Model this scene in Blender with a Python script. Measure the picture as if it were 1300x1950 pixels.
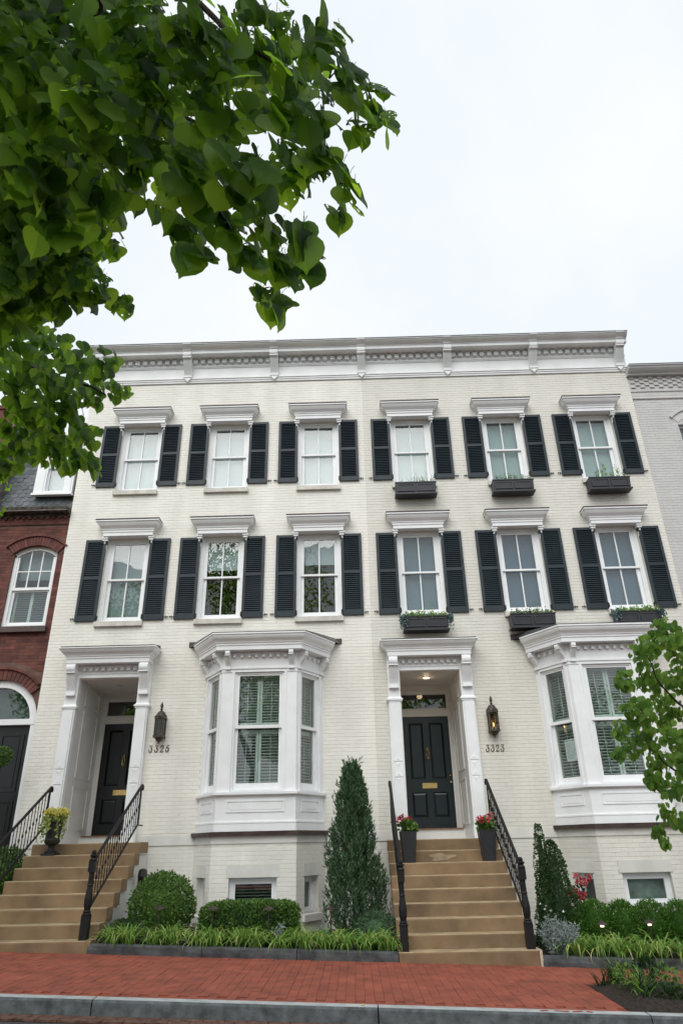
import bpy, math, random
from mathutils import Vector, Matrix
R=math.radians
rnd=random.Random(7)
for o in list(bpy.data.objects): bpy.data.objects.remove(o)
sc=bpy.context.scene
col=sc.collection

# ------------------------------------------------------------------ camera
cd=bpy.data.cameras.new('camera'); cam=bpy.data.objects.new('camera',cd); col.objects.link(cam)
cd.sensor_fit='VERTICAL'; cd.sensor_height=36; cd.lens=23.974; cd.clip_start=.05; cd.clip_end=2000
CAM=Vector((0,-13.6,1.6))
cr=Vector((0.99961874,0.01942825,-0.01961937)); cu=Vector((0.02617138,-0.44023449,0.89750134)); cf=Vector((-0.00879976,0.89767262,0.44057511))
m=Matrix((cr,cu,-cf)).transposed().to_4x4(); m.translation=CAM
cam.matrix_world=m
sc.camera=cam

# ------------------------------------------------------------------ sky, sun, exposure
SUN_EL,SUN_ROT=46.0,195.0
w=bpy.data.worlds.new('World'); sc.world=w; w.use_nodes=True
nt=w.node_tree; N=nt.nodes; Lk=nt.links
bg=N['Background']; bg.inputs['Strength'].default_value=.1
sky=N.new('ShaderNodeTexSky'); sky.sky_type='NISHITA'; sky.sun_disc=False
sky.sun_elevation=R(SUN_EL); sky.sun_rotation=R(SUN_ROT); sky.dust_density=4; sky.air_density=1
tc=N.new('ShaderNodeTexCoord'); nz=N.new('ShaderNodeTexNoise'); nz.inputs['Scale'].default_value=2.2; nz.inputs['Detail'].default_value=5; nz.inputs['Roughness'].default_value=.55
Lk.new(tc.outputs['Generated'],nz.inputs['Vector'])
cr_=N.new('ShaderNodeValToRGB'); cr_.color_ramp.elements[0].position=.35; cr_.color_ramp.elements[1].position=.68
cr_.color_ramp.elements[0].color=(6.4,6.95,7.45,1); cr_.color_ramp.elements[1].color=(7.4,7.6,7.75,1)
Lk.new(nz.outputs['Fac'],cr_.inputs['Fac'])
mx=N.new('ShaderNodeMix'); mx.data_type='RGBA'; mx.inputs['Factor'].default_value=.93
Lk.new(sky.outputs['Color'],mx.inputs['A']); Lk.new(cr_.outputs['Color'],mx.inputs['B']); Lk.new(mx.outputs['Result'],bg.inputs['Color'])
sd=bpy.data.lights.new('sun','SUN'); so=bpy.data.objects.new('sun',sd); col.objects.link(so)
sd.energy=1.5; sd.angle=R(50); sd.color=(1,.985,.96)
so.location=(-6,-20,25)
az=R(SUN_ROT-180)   # the sun stands behind the camera, a little to its left
so.rotation_euler=Vector((math.sin(az)*math.cos(R(SUN_EL)),math.cos(az)*math.cos(R(SUN_EL)),-math.sin(R(SUN_EL)))).to_track_quat('-Z','Y').to_euler()
vs=sc.view_settings; vs.view_transform='Standard'; vs.look='None'; vs.exposure=0.48; vs.gamma=1; vs.use_curve_mapping=False
sc.cycles.max_bounces=7; sc.cycles.transparent_max_bounces=16; sc.cycles.use_denoising=True

# ------------------------------------------------------------------ materials
MATS={}
def mat(name,base,rough=.6,var=.12,scale=6.0,detail=4,bump=0.0,bscale=40.0,metal=0,spec=.5,base2=None,island=0.0,streak=False,emit=None,coords='Object'):
    if name in MATS: return MATS[name]
    M=bpy.data.materials.new(name); M.use_nodes=True; n=M.node_tree.nodes; l=M.node_tree.links
    p=n['Principled BSDF']; p.inputs['Roughness'].default_value=rough; p.inputs['Metallic'].default_value=metal
    p.inputs['Specular IOR Level'].default_value=spec
    t=n.new('ShaderNodeTexCoord'); no=n.new('ShaderNodeTexNoise'); no.inputs['Scale'].default_value=scale; no.inputs['Detail'].default_value=detail
    src=t.outputs[coords] if coords!='World' else n.new('ShaderNodeNewGeometry').outputs['Position']
    raw=src
    if streak:
        mp=n.new('ShaderNodeMapping'); mp.inputs['Scale'].default_value=(1,1,.18); l.new(src,mp.inputs['Vector']); src=mp.outputs['Vector']
    l.new(src,no.inputs['Vector'])
    b2=base2 if base2 else tuple(c*(1-var*2) for c in base)
    b1=base if base2 else tuple(min(1,c*(1+var)) for c in base)
    rp=n.new('ShaderNodeValToRGB'); rp.color_ramp.elements[0].position=.3; rp.color_ramp.elements[1].position=.7
    rp.color_ramp.elements[0].color=(*b2,1); rp.color_ramp.elements[1].color=(*b1,1)
    l.new(no.outputs['Fac'],rp.inputs['Fac']); out=rp.outputs['Color']
    if island:
        g=n.new('ShaderNodeNewGeometry'); oi=n.new('ShaderNodeObjectInfo'); ad=n.new('ShaderNodeMath'); ad.operation='ADD'; fr=n.new('ShaderNodeMath'); fr.operation='FRACT'
        l.new(g.outputs['Random Per Island'],ad.inputs[0]); l.new(oi.outputs['Random'],ad.inputs[1]); l.new(ad.outputs[0],fr.inputs[0])
        mr=n.new('ShaderNodeMapRange'); mr.inputs['To Min'].default_value=1-island; mr.inputs['To Max'].default_value=1+island
        l.new(fr.outputs[0],mr.inputs['Value'])
        hs=n.new('ShaderNodeHueSaturation'); l.new(mr.outputs['Result'],hs.inputs['Value']); l.new(out,hs.inputs['Color']); out=hs.outputs['Color']
    l.new(out,p.inputs['Base Color'])
    if bump:
        n2=n.new('ShaderNodeTexNoise'); n2.inputs['Scale'].default_value=bscale; n2.inputs['Detail'].default_value=6; l.new(raw,n2.inputs['Vector'])
        bu=n.new('ShaderNodeBump'); bu.inputs['Strength'].default_value=bump; bu.inputs['Distance'].default_value=.01
        l.new(n2.outputs['Fac'],bu.inputs['Height']); l.new(bu.outputs['Normal'],p.inputs['Normal'])
    if emit:
        p.inputs['Emission Color'].default_value=(*emit[0],1); p.inputs['Emission Strength'].default_value=emit[1]
    MATS[name]=M; return M
def glassmat(name,tint=(1,1,1),f0=.06):
    """thin pane: the same reflectance from either side, rising towards grazing"""
    M=bpy.data.materials.new(name); M.use_nodes=True; n=M.node_tree.nodes; l=M.node_tree.links; n.clear()
    o=n.new('ShaderNodeOutputMaterial'); mxs=n.new('ShaderNodeMixShader'); ge=n.new('ShaderNodeNewGeometry')
    dt=n.new('ShaderNodeVectorMath'); dt.operation='DOT_PRODUCT'; l.new(ge.outputs['Incoming'],dt.inputs[0]); l.new(ge.outputs['Normal'],dt.inputs[1])
    def mth(op,a,b=None):
        q=n.new('ShaderNodeMath'); q.operation=op
        for i,v in enumerate((a,b)):
            if v is None: continue
            if isinstance(v,(int,float)): q.inputs[i].default_value=v
            else: l.new(v,q.inputs[i])
        return q.outputs[0]
    c=mth('ABSOLUTE',dt.outputs['Value']); k=mth('POWER',mth('SUBTRACT',1.0,c),5.0); f=mth('ADD',mth('MULTIPLY',k,.9-f0),f0)
    tr=n.new('ShaderNodeBsdfTransparent'); tr.inputs['Color'].default_value=(*tint,1); gl=n.new('ShaderNodeBsdfGlossy'); gl.inputs['Roughness'].default_value=.015
    wn=n.new('ShaderNodeTexNoise'); wn.inputs['Scale'].default_value=2.6; wn.inputs['Detail'].default_value=1; l.new(ge.outputs['Position'],wn.inputs['Vector']); wb=n.new('ShaderNodeBump'); wb.inputs['Strength'].default_value=.06; wb.inputs['Distance'].default_value=.02; l.new(wn.outputs['Fac'],wb.inputs['Height']); l.new(wb.outputs['Normal'],gl.inputs['Normal'])
    l.new(f,mxs.inputs[0]); l.new(tr.outputs[0],mxs.inputs[1]); l.new(gl.outputs[0],mxs.inputs[2]); l.new(mxs.outputs[0],o.inputs['Surface'])
    MATS[name]=M; return M
def leafmat(name,base,trans,fac=.4,rough=.45,isl=.45,spec=.35):
    M=bpy.data.materials.new(name); M.use_nodes=True; n=M.node_tree.nodes; l=M.node_tree.links
    p=n['Principled BSDF']; p.inputs['Roughness'].default_value=rough; p.inputs['Specular IOR Level'].default_value=spec
    o=n['Material Output']
    g=n.new('ShaderNodeNewGeometry'); oi=n.new('ShaderNodeObjectInfo'); ad=n.new('ShaderNodeMath'); ad.operation='ADD'; fr=n.new('ShaderNodeMath'); fr.operation='FRACT'
    l.new(g.outputs['Random Per Island'],ad.inputs[0]); l.new(oi.outputs['Random'],ad.inputs[1]); l.new(ad.outputs[0],fr.inputs[0])
    mr=n.new('ShaderNodeMapRange'); mr.inputs['To Min'].default_value=1-isl; mr.inputs['To Max'].default_value=1+isl; l.new(fr.outputs[0],mr.inputs['Value'])
    mh=n.new('ShaderNodeMapRange'); mh.inputs['To Min'].default_value=.515; mh.inputs['To Max'].default_value=.475; l.new(fr.outputs[0],mh.inputs['Value'])
    outs=[]
    for c in (base,trans):
        hs=n.new('ShaderNodeHueSaturation'); hs.inputs['Color'].default_value=(*c,1); l.new(mr.outputs[0],hs.inputs['Value']); l.new(mh.outputs[0],hs.inputs['Hue']); outs.append(hs)
    l.new(outs[0].outputs[0],p.inputs['Base Color'])
    t=n.new('ShaderNodeBsdfTranslucent'); l.new(outs[1].outputs[0],t.inputs['Color'])
    ms=n.new('ShaderNodeMixShader'); ms.inputs[0].default_value=fac; l.new(p.outputs[0],ms.inputs[1]); l.new(t.outputs[0],ms.inputs[2]); l.new(ms.outputs[0],o.inputs['Surface'])
    MATS[name]=M; return M

trim=mat('white_trim',(.845,.86,.87),.42,.03,3.0,bump=.05,bscale=60,coords='World')
cornw=mat('cornice_paint',(.82,.84,.84),.45,.05,2.0,coords='World')
brickA=mat('cream_painted_brick',(.84,.82,.755),.62,.05,2.0,detail=6,bump=.35,bscale=45,island=.02,streak=True,coords='World')
mortA=mat('cream_painted_joint',(.79,.775,.72),.75,.10,4.0,base2=(.66,.64,.585),bump=.2,coords='World')
brickB=mat('stone_painted_brick',(.73,.71,.645),.62,.05,2.0,detail=6,bump=.35,bscale=45,island=.02,streak=True,coords='World')
mortB=mat('stone_painted_joint',(.69,.67,.605),.75,.10,4.0,base2=(.56,.545,.485),bump=.2,coords='World')
brickR=mat('red_brick',(.135,.043,.033),.8,.2,5,bump=.4,bscale=60,island=.3,coords='World')
mortR=mat('red_wall_mortar',(.15,.085,.068),.9,.15,9,coords='World')
brickG=mat('grey_painted_brick',(.55,.545,.53),.65,.04,2.5,bump=.35,bscale=45,island=.02,coords='World')
mortG=mat('grey_painted_joint',(.49,.485,.47),.75,.08,3,coords='World')
stuccoA=mat('painted_stone_band',(.74,.73,.69),.7,.06,3,bump=.15,coords='World')
stuccoB=mat('painted_stone_band_beige',(.68,.665,.61),.7,.06,3,bump=.15,coords='World')
sillm=mat('sill_stone',(.62,.60,.54),.8,.1,8,bump=.2,coords='World')
shut=mat('shutter_paint',(.018,.030,.038),.45,.15,3,spec=.35,coords='World')
boxm=mat('window_box_paint',(.020,.023,.029),.45,.12,8,coords='World')
iron=mat('black_iron',(.010,.010,.011),.48,.2,20,spec=.3,bump=.15,bscale=90,coords='World')
doorm=mat('door_paint',(.006,.016,.020),.28,.12,6,coords='World')
doorb=mat('black_door_paint',(.006,.009,.009),.3,.12,6,coords='World')
brass=mat('brass',(.72,.50,.20),.25,.1,20,metal=1)
bronze=mat('aged_bronze',(.085,.068,.055),.5,.3,25,metal=.6,bump=.1)
bronzed=mat('number_bronze',(.10,.085,.055),.5,.3,30,metal=.3)
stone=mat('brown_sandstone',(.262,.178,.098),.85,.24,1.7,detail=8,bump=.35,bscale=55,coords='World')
stoneT=mat('skylit_tread_sandstone',(.40,.30,.175),.85,.16,5,detail=8,bump=.3,bscale=55,coords='World')  # paler than the risers: skylight on the tread tops painted into the colour
stonel=mat('pale_sandstone',(.50,.42,.31),.85,.14,6,bump=.2,coords='World')
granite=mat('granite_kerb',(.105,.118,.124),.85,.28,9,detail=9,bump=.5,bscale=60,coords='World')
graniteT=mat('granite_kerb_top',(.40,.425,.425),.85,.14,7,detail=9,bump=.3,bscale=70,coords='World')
bluest=mat('bluestone_edging',(.078,.084,.090),.85,.3,6,detail=9,bump=.7,bscale=30,coords='World')
paver=mat('red_clay_paver',(.275,.068,.038),.85,.15,3.5,detail=8,bump=.35,bscale=70,island=.09,coords='World')
sand=mat('paver_joint_sand',(.21,.06,.036),.95,.2,12,coords='World')
asph=mat('asphalt',(.055,.055,.058),.9,.2,30,detail=9,bump=.6,bscale=90,coords='World')
gutterm=mat('gutter_brick',(.13,.065,.045),.9,.3,14,bump=.5,coords='World')
soil=mat('garden_mulch',(.030,.020,.014),1,.4,25,detail=9,bump=1.0,bscale=40,coords='World')
brownm=mat('brown_flashing',(.075,.050,.045),.55,.2,8,coords='World')
greym=mat('grey_flashing',(.155,.14,.13),.6,.25,7,coords='World')
roofm=mat('dark_roof_metal',(.06,.062,.065),.6,.2,6,coords='World')
slatem=mat('slate',(.090,.105,.120),.55,.22,9,bump=.2,island=.3,coords='World')
gutc=mat('weathered_gutter',(.075,.065,.050),.7,.5,9,streak=False,coords='World')
room=mat('dim_interior',(.028,.027,.025),.9,.1,2,coords='World')
shadeW=mat('pale_shade',(.42,.48,.51),.85,.03,2,coords='World')
shadeT=mat('teal_shade',(.34,.43,.445),.85,.04,2,coords='World')
shadeB=mat('slate_blue_shade',(.085,.135,.20),.85,.06,2,coords='World')
shadeG=mat('grey_shade',(.23,.285,.31),.85,.06,2,coords='World')
shadeC=mat('blue_grey_shade',(.14,.20,.245),.85,.06,2,coords='World')
plant_sh=mat('indoor_shutter_paint',(.50,.58,.54),.55,.03,3,coords='World')
darksl=mat('dark_blind',(.05,.055,.055),.6,.1,3,coords='World')
paperm=mat('paper',(.62,.68,.68),.7,.03,5)
inkm=mat('print_ink',(.22,.28,.30),.7,.05,5)
potm=mat('charcoal_planter',(.024,.026,.031),.5,.1,12)
urnm=mat('black_urn_iron',(.016,.017,.016),.5,.2,15)
wood=mat('threshold_wood',(.22,.10,.05),.6,.2,8)
barkm=mat('bark',(.045,.036,.028),.9,.3,18,bump=.6,bscale=40)
recw=mat('recess_paint',(.70,.69,.66),.5,.03,3,coords='World')
glass=glassmat('window_glass',(.93,.96,.95),.07)
glassd=glassmat('lantern_glass',(.55,.53,.48),.05)
lampw=mat('lit_bulb',(1,.8,.5),.5,.0,1,emit=((1,.62,.25),7))
lampc=mat('lit_downlight',(1,.85,.6),.5,.0,1,emit=((1,.74,.40),5))
lampp=mat('lit_path_lens',(1,.85,.6),.5,.0,1,emit=((1,.78,.5),2.2))
lampo=mat('unlit_downlight',(.45,.44,.40),.5,.0,1)
leafT=leafmat('linden_leaf',(.022,.058,.012),(.34,.64,.045),.52,.5,.6,.2)
leafY=leafmat('young_linden_leaf',(.075,.165,.028),(.26,.46,.05),.38,.55,.35,.2)
boxw=leafmat('boxwood_leaf',(.075,.165,.034),(.15,.28,.045),.28,.5,.6)
boxd=leafmat('dark_boxwood_leaf',(.036,.085,.026),(.06,.13,.025),.22,.45,.5)
hedgem=leafmat('bright_box_leaf',(.055,.155,.02),(.12,.27,.03),.28,.5,.45)
juni=leafmat('juniper_spray',(.072,.140,.070),(.10,.18,.09),.2,.7,.45,.2)
lirg=leafmat('liriope_green',(.165,.335,.06),(.26,.46,.08),.35,.5,.3)
liry=leafmat('liriope_pale_stripe',(.38,.47,.15),(.42,.5,.16),.3,.4,.2)
silv=leafmat('silver_leaf',(.30,.35,.34),(.25,.30,.28),.2,.8,.2)
bluel=leafmat('blue_trailing_leaf',(.13,.20,.20),(.12,.2,.18),.2,.7,.3)
pinkm=leafmat('pink_petal',(.64,.15,.13),(.6,.16,.13),.25,.6,.35)
redm=leafmat('red_petal',(.38,.03,.03),(.4,.04,.04),.2,.6,.35)
yelm=leafmat('chartreuse_petal',(.70,.66,.16),(.55,.55,.12),.25,.6,.25)
yell=leafmat('lime_leaf',(.28,.36,.10),(.3,.4,.1),.3,.6,.3)
darkg=leafmat('deep_green_leaf',(.020,.052,.016),(.04,.09,.02),.25,.45,.45)
whitem=mat('white_bloom',(.75,.76,.72),.7,.05,5)
redpaint=mat('red_mark_paint',(.45,.06,.04),.8,.1,20)

# ------------------------------------------------------------------ mesh helpers
class MB:
    def __init__(s,M=None): s.v=[]; s.f=[]; s.m=[]; s.M=M; s.cm=0
    def add(s,vs,fs):
        n=len(s.v)
        if s.M is not None: vs=[tuple(s.M@Vector(p)) for p in vs]
        s.v+=vs; s.f+=[tuple(i+n for i in f) for f in fs]; s.m+=[s.cm]*len(fs); return s
    def box(s,x0,x1,y0,y1,z0,z1):
        return s.add([(x0,y0,z0),(x1,y0,z0),(x1,y1,z0),(x0,y1,z0),(x0,y0,z1),(x1,y0,z1),(x1,y1,z1),(x0,y1,z1)],
          [(0,3,2,1),(4,5,6,7),(0,1,5,4),(1,2,6,5),(2,3,7,6),(3,0,4,7)])
    def ring(s,x0,x1,z0,z1,wx,wz0,wz1,y0,y1):      # rectangular frame in the xz plane
        s.box(x0,x0+wx,y0,y1,z0,z1); s.box(x1-wx,x1,y0,y1,z0,z1)
        s.box(x0+wx,x1-wx,y0,y1,z0,z0+wz0); s.box(x0+wx,x1-wx,y0,y1,z1-wz1,z1); return s
    def prism(s,poly,a,b,axis='x'):                # polygon extruded along an axis; axis x: poly=(y,z); axis y: poly=(x,z); z: (x,y)
        n=len(poly)
        def p3(p,t): return (t,p[0],p[1]) if axis=='x' else ((p[0],t,p[1]) if axis=='y' else (p[0],p[1],t))
        vs=[p3(p,a) for p in poly]+[p3(p,b) for p in poly]
        fs=[tuple(range(n-1,-1,-1)),tuple(range(n,2*n))]+[(i,(i+1)%n,(i+1)%n+n,i+n) for i in range(n)]
        return s.add(vs,fs)
    def lathe(s,prof,c=(0,0,0),n=12):
        vs=[];fs=[]
        for r,z in prof:
            for k in range(n):
                a=2*math.pi*k/n; vs.append((c[0]+r*math.cos(a),c[1]+r*math.sin(a),c[2]+z))
        for i in range(len(prof)-1):
            for k in range(n):
                k2=(k+1)%n; fs.append((i*n+k,i*n+k2,(i+1)*n+k2,(i+1)*n+k))
        fs.append(tuple(range(n-1,-1,-1))); fs.append(tuple((len(prof)-1)*n+k for k in range(n)))
        return s.add(vs,fs)
    def tube(s,pts,rs,n=6):
        pts=[Vector(p) for p in pts]
        if not isinstance(rs,(list,tuple)): rs=[rs]*len(pts)
        vs=[];fs=[]
        up=Vector((0,0,1))
        for i,p in enumerate(pts):
            d=(pts[min(i+1,len(pts)-1)]-pts[max(i-1,0)]).normalized()
            a=d.cross(up)
            if a.length<.05: a=d.cross(Vector((1,0,0)))
            a.normalize(); b=a.cross(d)
            for k in range(n):
                t=2*math.pi*k/n; vs.append(tuple(p+(a*math.cos(t)+b*math.sin(t))*rs[i]))
        for i in range(len(pts)-1):
            for k in range(n):
                k2=(k+1)%n; fs.append((i*n+k,i*n+k2,(i+1)*n+k2,(i+1)*n+k))
        fs.append(tuple(range(n-1,-1,-1))); fs.append(tuple((len(pts)-1)*n+k for k in range(n)))
        return s.add(vs,fs)
    def sweep(s,prof,path):                        # mitred moulding: prof=(offset outwards,z), path=(x,y) left to right
        nP=len(path); nor=[]
        for i in range(nP-1):
            d=Vector((path[i+1][0]-path[i][0],path[i+1][1]-path[i][1])).normalized(); nor.append(Vector((d.y,-d.x)))
        mit=[]
        for i in range(nP):
            if i==0: mit.append(nor[0])
            elif i==nP-1: mit.append(nor[-1])
            else:
                h=(nor[i-1]+nor[i]).normalized(); mit.append(h/h.dot(nor[i]))
        k=len(prof); vs=[]
        for i in range(nP):
            for o,z in prof: vs.append((path[i][0]+mit[i].x*o,path[i][1]+mit[i].y*o,z))
        fs=[]
        for i in range(nP-1):
            for j in range(k-1): fs.append((i*k+j,(i+1)*k+j,(i+1)*k+j+1,i*k+j+1))
        fs.append(tuple(range(k))); fs.append(tuple((nP-1)*k+j for j in range(k-1,-1,-1)))
        # closing face along the back
        for i in range(nP-1): fs.append((i*k,i*k+k-1,(i+1)*k+k-1,(i+1)*k))
        return s.add(vs,fs)
    def mesh(s,name,mats,smooth=False):
        me=bpy.data.meshes.new(name); me.from_pydata(s.v,[],s.f)
        if not isinstance(mats,(list,tuple)): mats=[mats]
        for q in mats: me.materials.append(q)
        if len(mats)>1: me.polygons.foreach_set('material_index',s.m)
        if smooth: me.polygons.foreach_set('use_smooth',[True]*len(me.polygons))
        me.update(); return me
WL={}
def link(o,parent,at):
    col.objects.link(o); at=Vector(at); WL[o]=at
    if parent is not None: o.parent=parent; o.location=at-WL[parent]
    else: o.location=at
    return o
def tag(o,label=None,cat=None,group=None,kind=None):
    if label: o['label']=label
    if cat: o['category']=cat
    if group: o['group']=group
    if kind: o['kind']=kind
    return o
def empty(name,at,parent=None,label=None,cat=None,group=None):
    o=bpy.data.objects.new(name,None); o.empty_display_size=.2; link(o,parent,at); return tag(o,label,cat,group)
def mk(name,mb,mats,parent=None,at=(0,0,0),smooth=False,kind=None):
    # mb holds coordinates relative to 'at'
    me=mb.mesh(name,mats,smooth) if isinstance(mb,MB) else mb
    o=bpy.data.objects.new(name,me); link(o,parent,at)
    if kind: o['kind']=kind
    return o
CACHE={}
def shared(key,fn):
    if key not in CACHE: CACHE[key]=fn()
    return CACHE[key]
def g(x): return .197-.040*x                      # the street falls to the right

# ------------------------------------------------------------------ bricks
BL,BH,BJ,BV=.212,.0605,.0065,.003
class Bricks:
    """collects bricks of one house; the largest in view become parts, the rest one joined part"""
    def __init__(s): s.items=[]
    def wall(s,parent,M,u0,u1,z0,z1,openings,depth=.0045,hidden=None,offs=0):
        # M maps (u, n(out), z) to world. openings: (u0,u1,z0,z1)
        row=0; z=z0
        while z+BH<=z1+.001:
            zc=z+BH/2; spans=[(u0,u1)]
            for a,b,c,d in openings:
                if c<zc<d:
                    ns=[]
                    for p,q in spans:
                        if b<=p or a>=q: ns.append((p,q)); continue
                        if a>p: ns.append((p,a))
                        if b<q: ns.append((b,q))
                    spans=ns
            k0=math.floor((u0)/(BL+BV))-1; off=(row%2)*.5*(BL+BV)+offs
            u=k0*(BL+BV)+off
            while u<u1:
                for p,q in spans:
                    a,b=max(p,u),min(q,u+BL)
                    if b-a>.03: s.items.append((parent,M,(a+b)/2,zc,b-a,depth+rnd.uniform(-.0009,.0009),hidden))
                u+=BL+BV
            z+=BH+BJ; row+=1
    def finish(s,material,house,limit=300):
        full=[]; rest=[]
        for it in s.items:
            (full if abs(it[4]-BL)<.002 and not (it[6] and it[6](it[2],it[3])) else rest).append(it)
        full.sort(key=lambda it:((it[1]@Vector((it[2],0,it[3])))-CAM).length)
        ind=full[:limit]; rest+=full[limit:]
        def bm(w,d):
            b=MB(); x=w/2; h=BH/2; c=.002
            b.add([(-x,.01,-h),(x,.01,-h),(x,.01,h),(-x,.01,h),(-x,-d+c,-h),(x,-d+c,-h),(x,-d+c,h),(-x,-d+c,h),(-x+c,-d,-h+c),(x-c,-d,-h+c),(x-c,-d,h-c),(-x+c,-d,h-c)],
              [(0,1,5,4),(1,2,6,5),(2,3,7,6),(3,0,4,7),(4,5,9,8),(5,6,10,9),(6,7,11,10),(7,4,8,11),(8,9,10,11)]); return b
        me=bm(BL,.0045).mesh('brick',material)
        for parent,M,u,z,wd,d,_ in ind:
            p=M@Vector((u,-(d-.0045),z)); o=bpy.data.objects.new('brick',me); link(o,parent,p)
            o.rotation_euler=M.to_euler()
        by={}
        for it in rest: by.setdefault(it[0],[]).append(it)
        for parent,its in by.items():
            B=MB()
            for _,M,u,z,wd,d,_h in its:
                b=bm(wd,d); T=M@Matrix.Translation((u,0,z)); n=len(B.v)
                B.v+=[tuple(T@Vector(v)-WL[parent]) for v in b.v]; B.f+=[tuple(i+n for i in f) for f in b.f]; B.m+=[0]*len(b.f)
            mk('brickwork',B,material,parent,WL[parent],kind='stuff')
def frontM(y=0): return Matrix.Translation((0,y,0))
def backing(name,parent,M,u0,u1,z0,z1,openings,material,thick=.28,n0=0):
    us=sorted({u0,u1}|{min(max(v,u0),u1) for o in openings for v in o[:2]}); zs=sorted({z0,z1}|{min(max(v,z0),z1) for o in openings for v in o[2:]})
    b=MB()
    def q(*p): b.add([tuple(M@Vector(v)) for v in p],[(0,1,2,3)])
    inside=lambda u,z:any(o[0]<u<o[1] and o[2]<z<o[3] for o in openings)
    for i in range(len(us)-1):
        for j in range(len(zs)-1):
            a,c,d,e=us[i],us[i+1],zs[j],zs[j+1]
            if inside((a+c)/2,(d+e)/2): continue
            q((a,n0,d),(c,n0,d),(c,n0,e),(a,n0,e)); q((c,thick,d),(a,thick,d),(a,thick,e),(c,thick,e))
    for a,c,d,e in openings:
        a,c,d,e=max(a,u0),min(c,u1),max(d,z0),min(e,z1)
        q((a,n0,d),(a,thick,d),(a,thick,e),(a,n0,e)); q((c,thick,d),(c,n0,d),(c,n0,e),(c,thick,e))
        q((a,n0,e),(a,thick,e),(c,thick,e),(c,n0,e)); q((a,thick,d),(a,n0,d),(c,n0,d),(c,thick,d))
    b.v=[tuple(Vector(v)-WL[parent]) for v in b.v]
    return mk(name,b,material,parent,WL[parent])

# ------------------------------------------------------------------ ground, road, sidewalk
KB,KF=-5.40,-5.55         # back and front of the street kerb
YF=-2.60                  # front line of steps and garden edging
def sheet(name,x0,x1,y0,y1,dz,material,nx=1):
    b=MB(); xs=[x0+(x1-x0)*i/nx for i in range(nx+1)]
    for i in range(nx): b.add([(xs[i],y0,g(xs[i])+dz),(xs[i+1],y0,g(xs[i+1])+dz),(xs[i+1],y1,g(xs[i+1])+dz),(xs[i],y1,g(xs[i])+dz)],[(0,1,2,3)])
    o=mk(name,b,material); o['kind']='structure'; return o
sheet('ground',-400,400,-400,400,-.45,soil)
sheet('road',-60,60,-15.2,KF+.02,-.15,asph)
gut=sheet('gutter',-30,30,KF-.22,KF+.01,-.143,gutterm)
# gutter bricks, one row along the kerb foot
gb=MB(); gb.box(-.1,.1,-.05,.05,-.02,.012); gme=gb.mesh('gutter_brick',gutterm)
for i in range(26):
    x=-3.9+i*.208
    for j in range(2):
        o=bpy.data.objects.new('gutter_brick',gme); link(o,gut,(x+j*.1,KF-.055-.107*j,g(x+j*.1)-.14)); o.rotation_euler=(0,math.atan(.04),0)
far_kerb=sheet('far_pavement',-60,60,-18.0,-15.2,-.02,paver)
sidewalk=sheet('sidewalk',-30,30,KB,YF+.05,-.012,sand)
pb=MB(); c=.0025; hx,hy=.0492,.0992
pb.add([(-hx,-hy,-.02),(hx,-hy,-.02),(hx,hy,-.02),(-hx,hy,-.02),(-hx,-hy,-c),(hx,-hy,-c),(hx,hy,-c),(-hx,hy,-c),(-hx+c,-hy+c,0),(hx-c,-hy+c,0),(hx-c,hy-c,0),(-hx+c,hy-c,0)],
  [(0,1,5,4),(1,2,6,5),(2,3,7,6),(3,0,4,7),(4,5,9,8),(5,6,10,9),(6,7,11,10),(7,4,8,11),(8,9,10,11)])
pme=pb.mesh('paver',paver)
BED=(2.66,5.6,-5.40,-3.86)
slots=[]
nx=0
for i in range(-62,64):
    x=i*.1; y=KB+.11
    # soldier row against the kerb lies crosswise
    if (i%2)==0 and not (BED[0]-.1<x+.05<BED[1]): slots.append((x+.05,KB+.052,1))
    y=KB+.106+(.1 if i%2 else 0)-.1
    while y<YF:
        if y+.1>KB+.15 and y+.1<YF+.02:
            yc=y+.1
            if not (BED[0]-.02<x<BED[1] and BED[2]<yc<BED[3]+.05): slots.append((x,yc,0))
        y+=.2
slots.sort(key=lambda s:(Vector((s[0],s[1],0))-Vector((0,-13.6,0))).length)
rest=MB()
for k,(x,y,r) in enumerate(slots):
    tilt=rnd.uniform(-.012,.012); dz=rnd.uniform(-.003,.003)
    M=Matrix.Translation((x,y,g(x)+dz))@Matrix.Rotation(math.atan(.04)+tilt,4,'Y')@Matrix.Rotation(rnd.uniform(-.012,.012)+(math.pi/2 if r else 0),4,'Z')
    if k<300:
        o=bpy.data.objects.new('paver',pme); link(o,sidewalk,(x,y,g(x)+dz)); o.rotation_euler=M.to_euler()
    else:
        rest.M=M; rest.add(list(pb.v),list(pb.f))
mk('paving',rest,paver,sidewalk,kind='stuff')
# tree bed cut into the sidewalk
bedm=MB()
nX,nY=14,8
for i in range(nX+1):
    for j in range(nY+1):
        x=BED[0]+(BED[1]-BED[0])*i/nX; y=BED[2]+.0+(BED[3]-BED[2])*j/nY
        e=min(i,nX-i,j,nY-j); bedm.v.append((x,y,g(x)-.004+(.05+rnd.uniform(0,.035) if e>0 else 0)))
for i in range(nX):
    for j in range(nY): a=i*(nY+1)+j; bedm.f.append((a,a+nY+1,a+nY+2,a+1)); bedm.m.append(0)
mk('tree_bed',bedm,soil,smooth=True)['kind']='structure'
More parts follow.
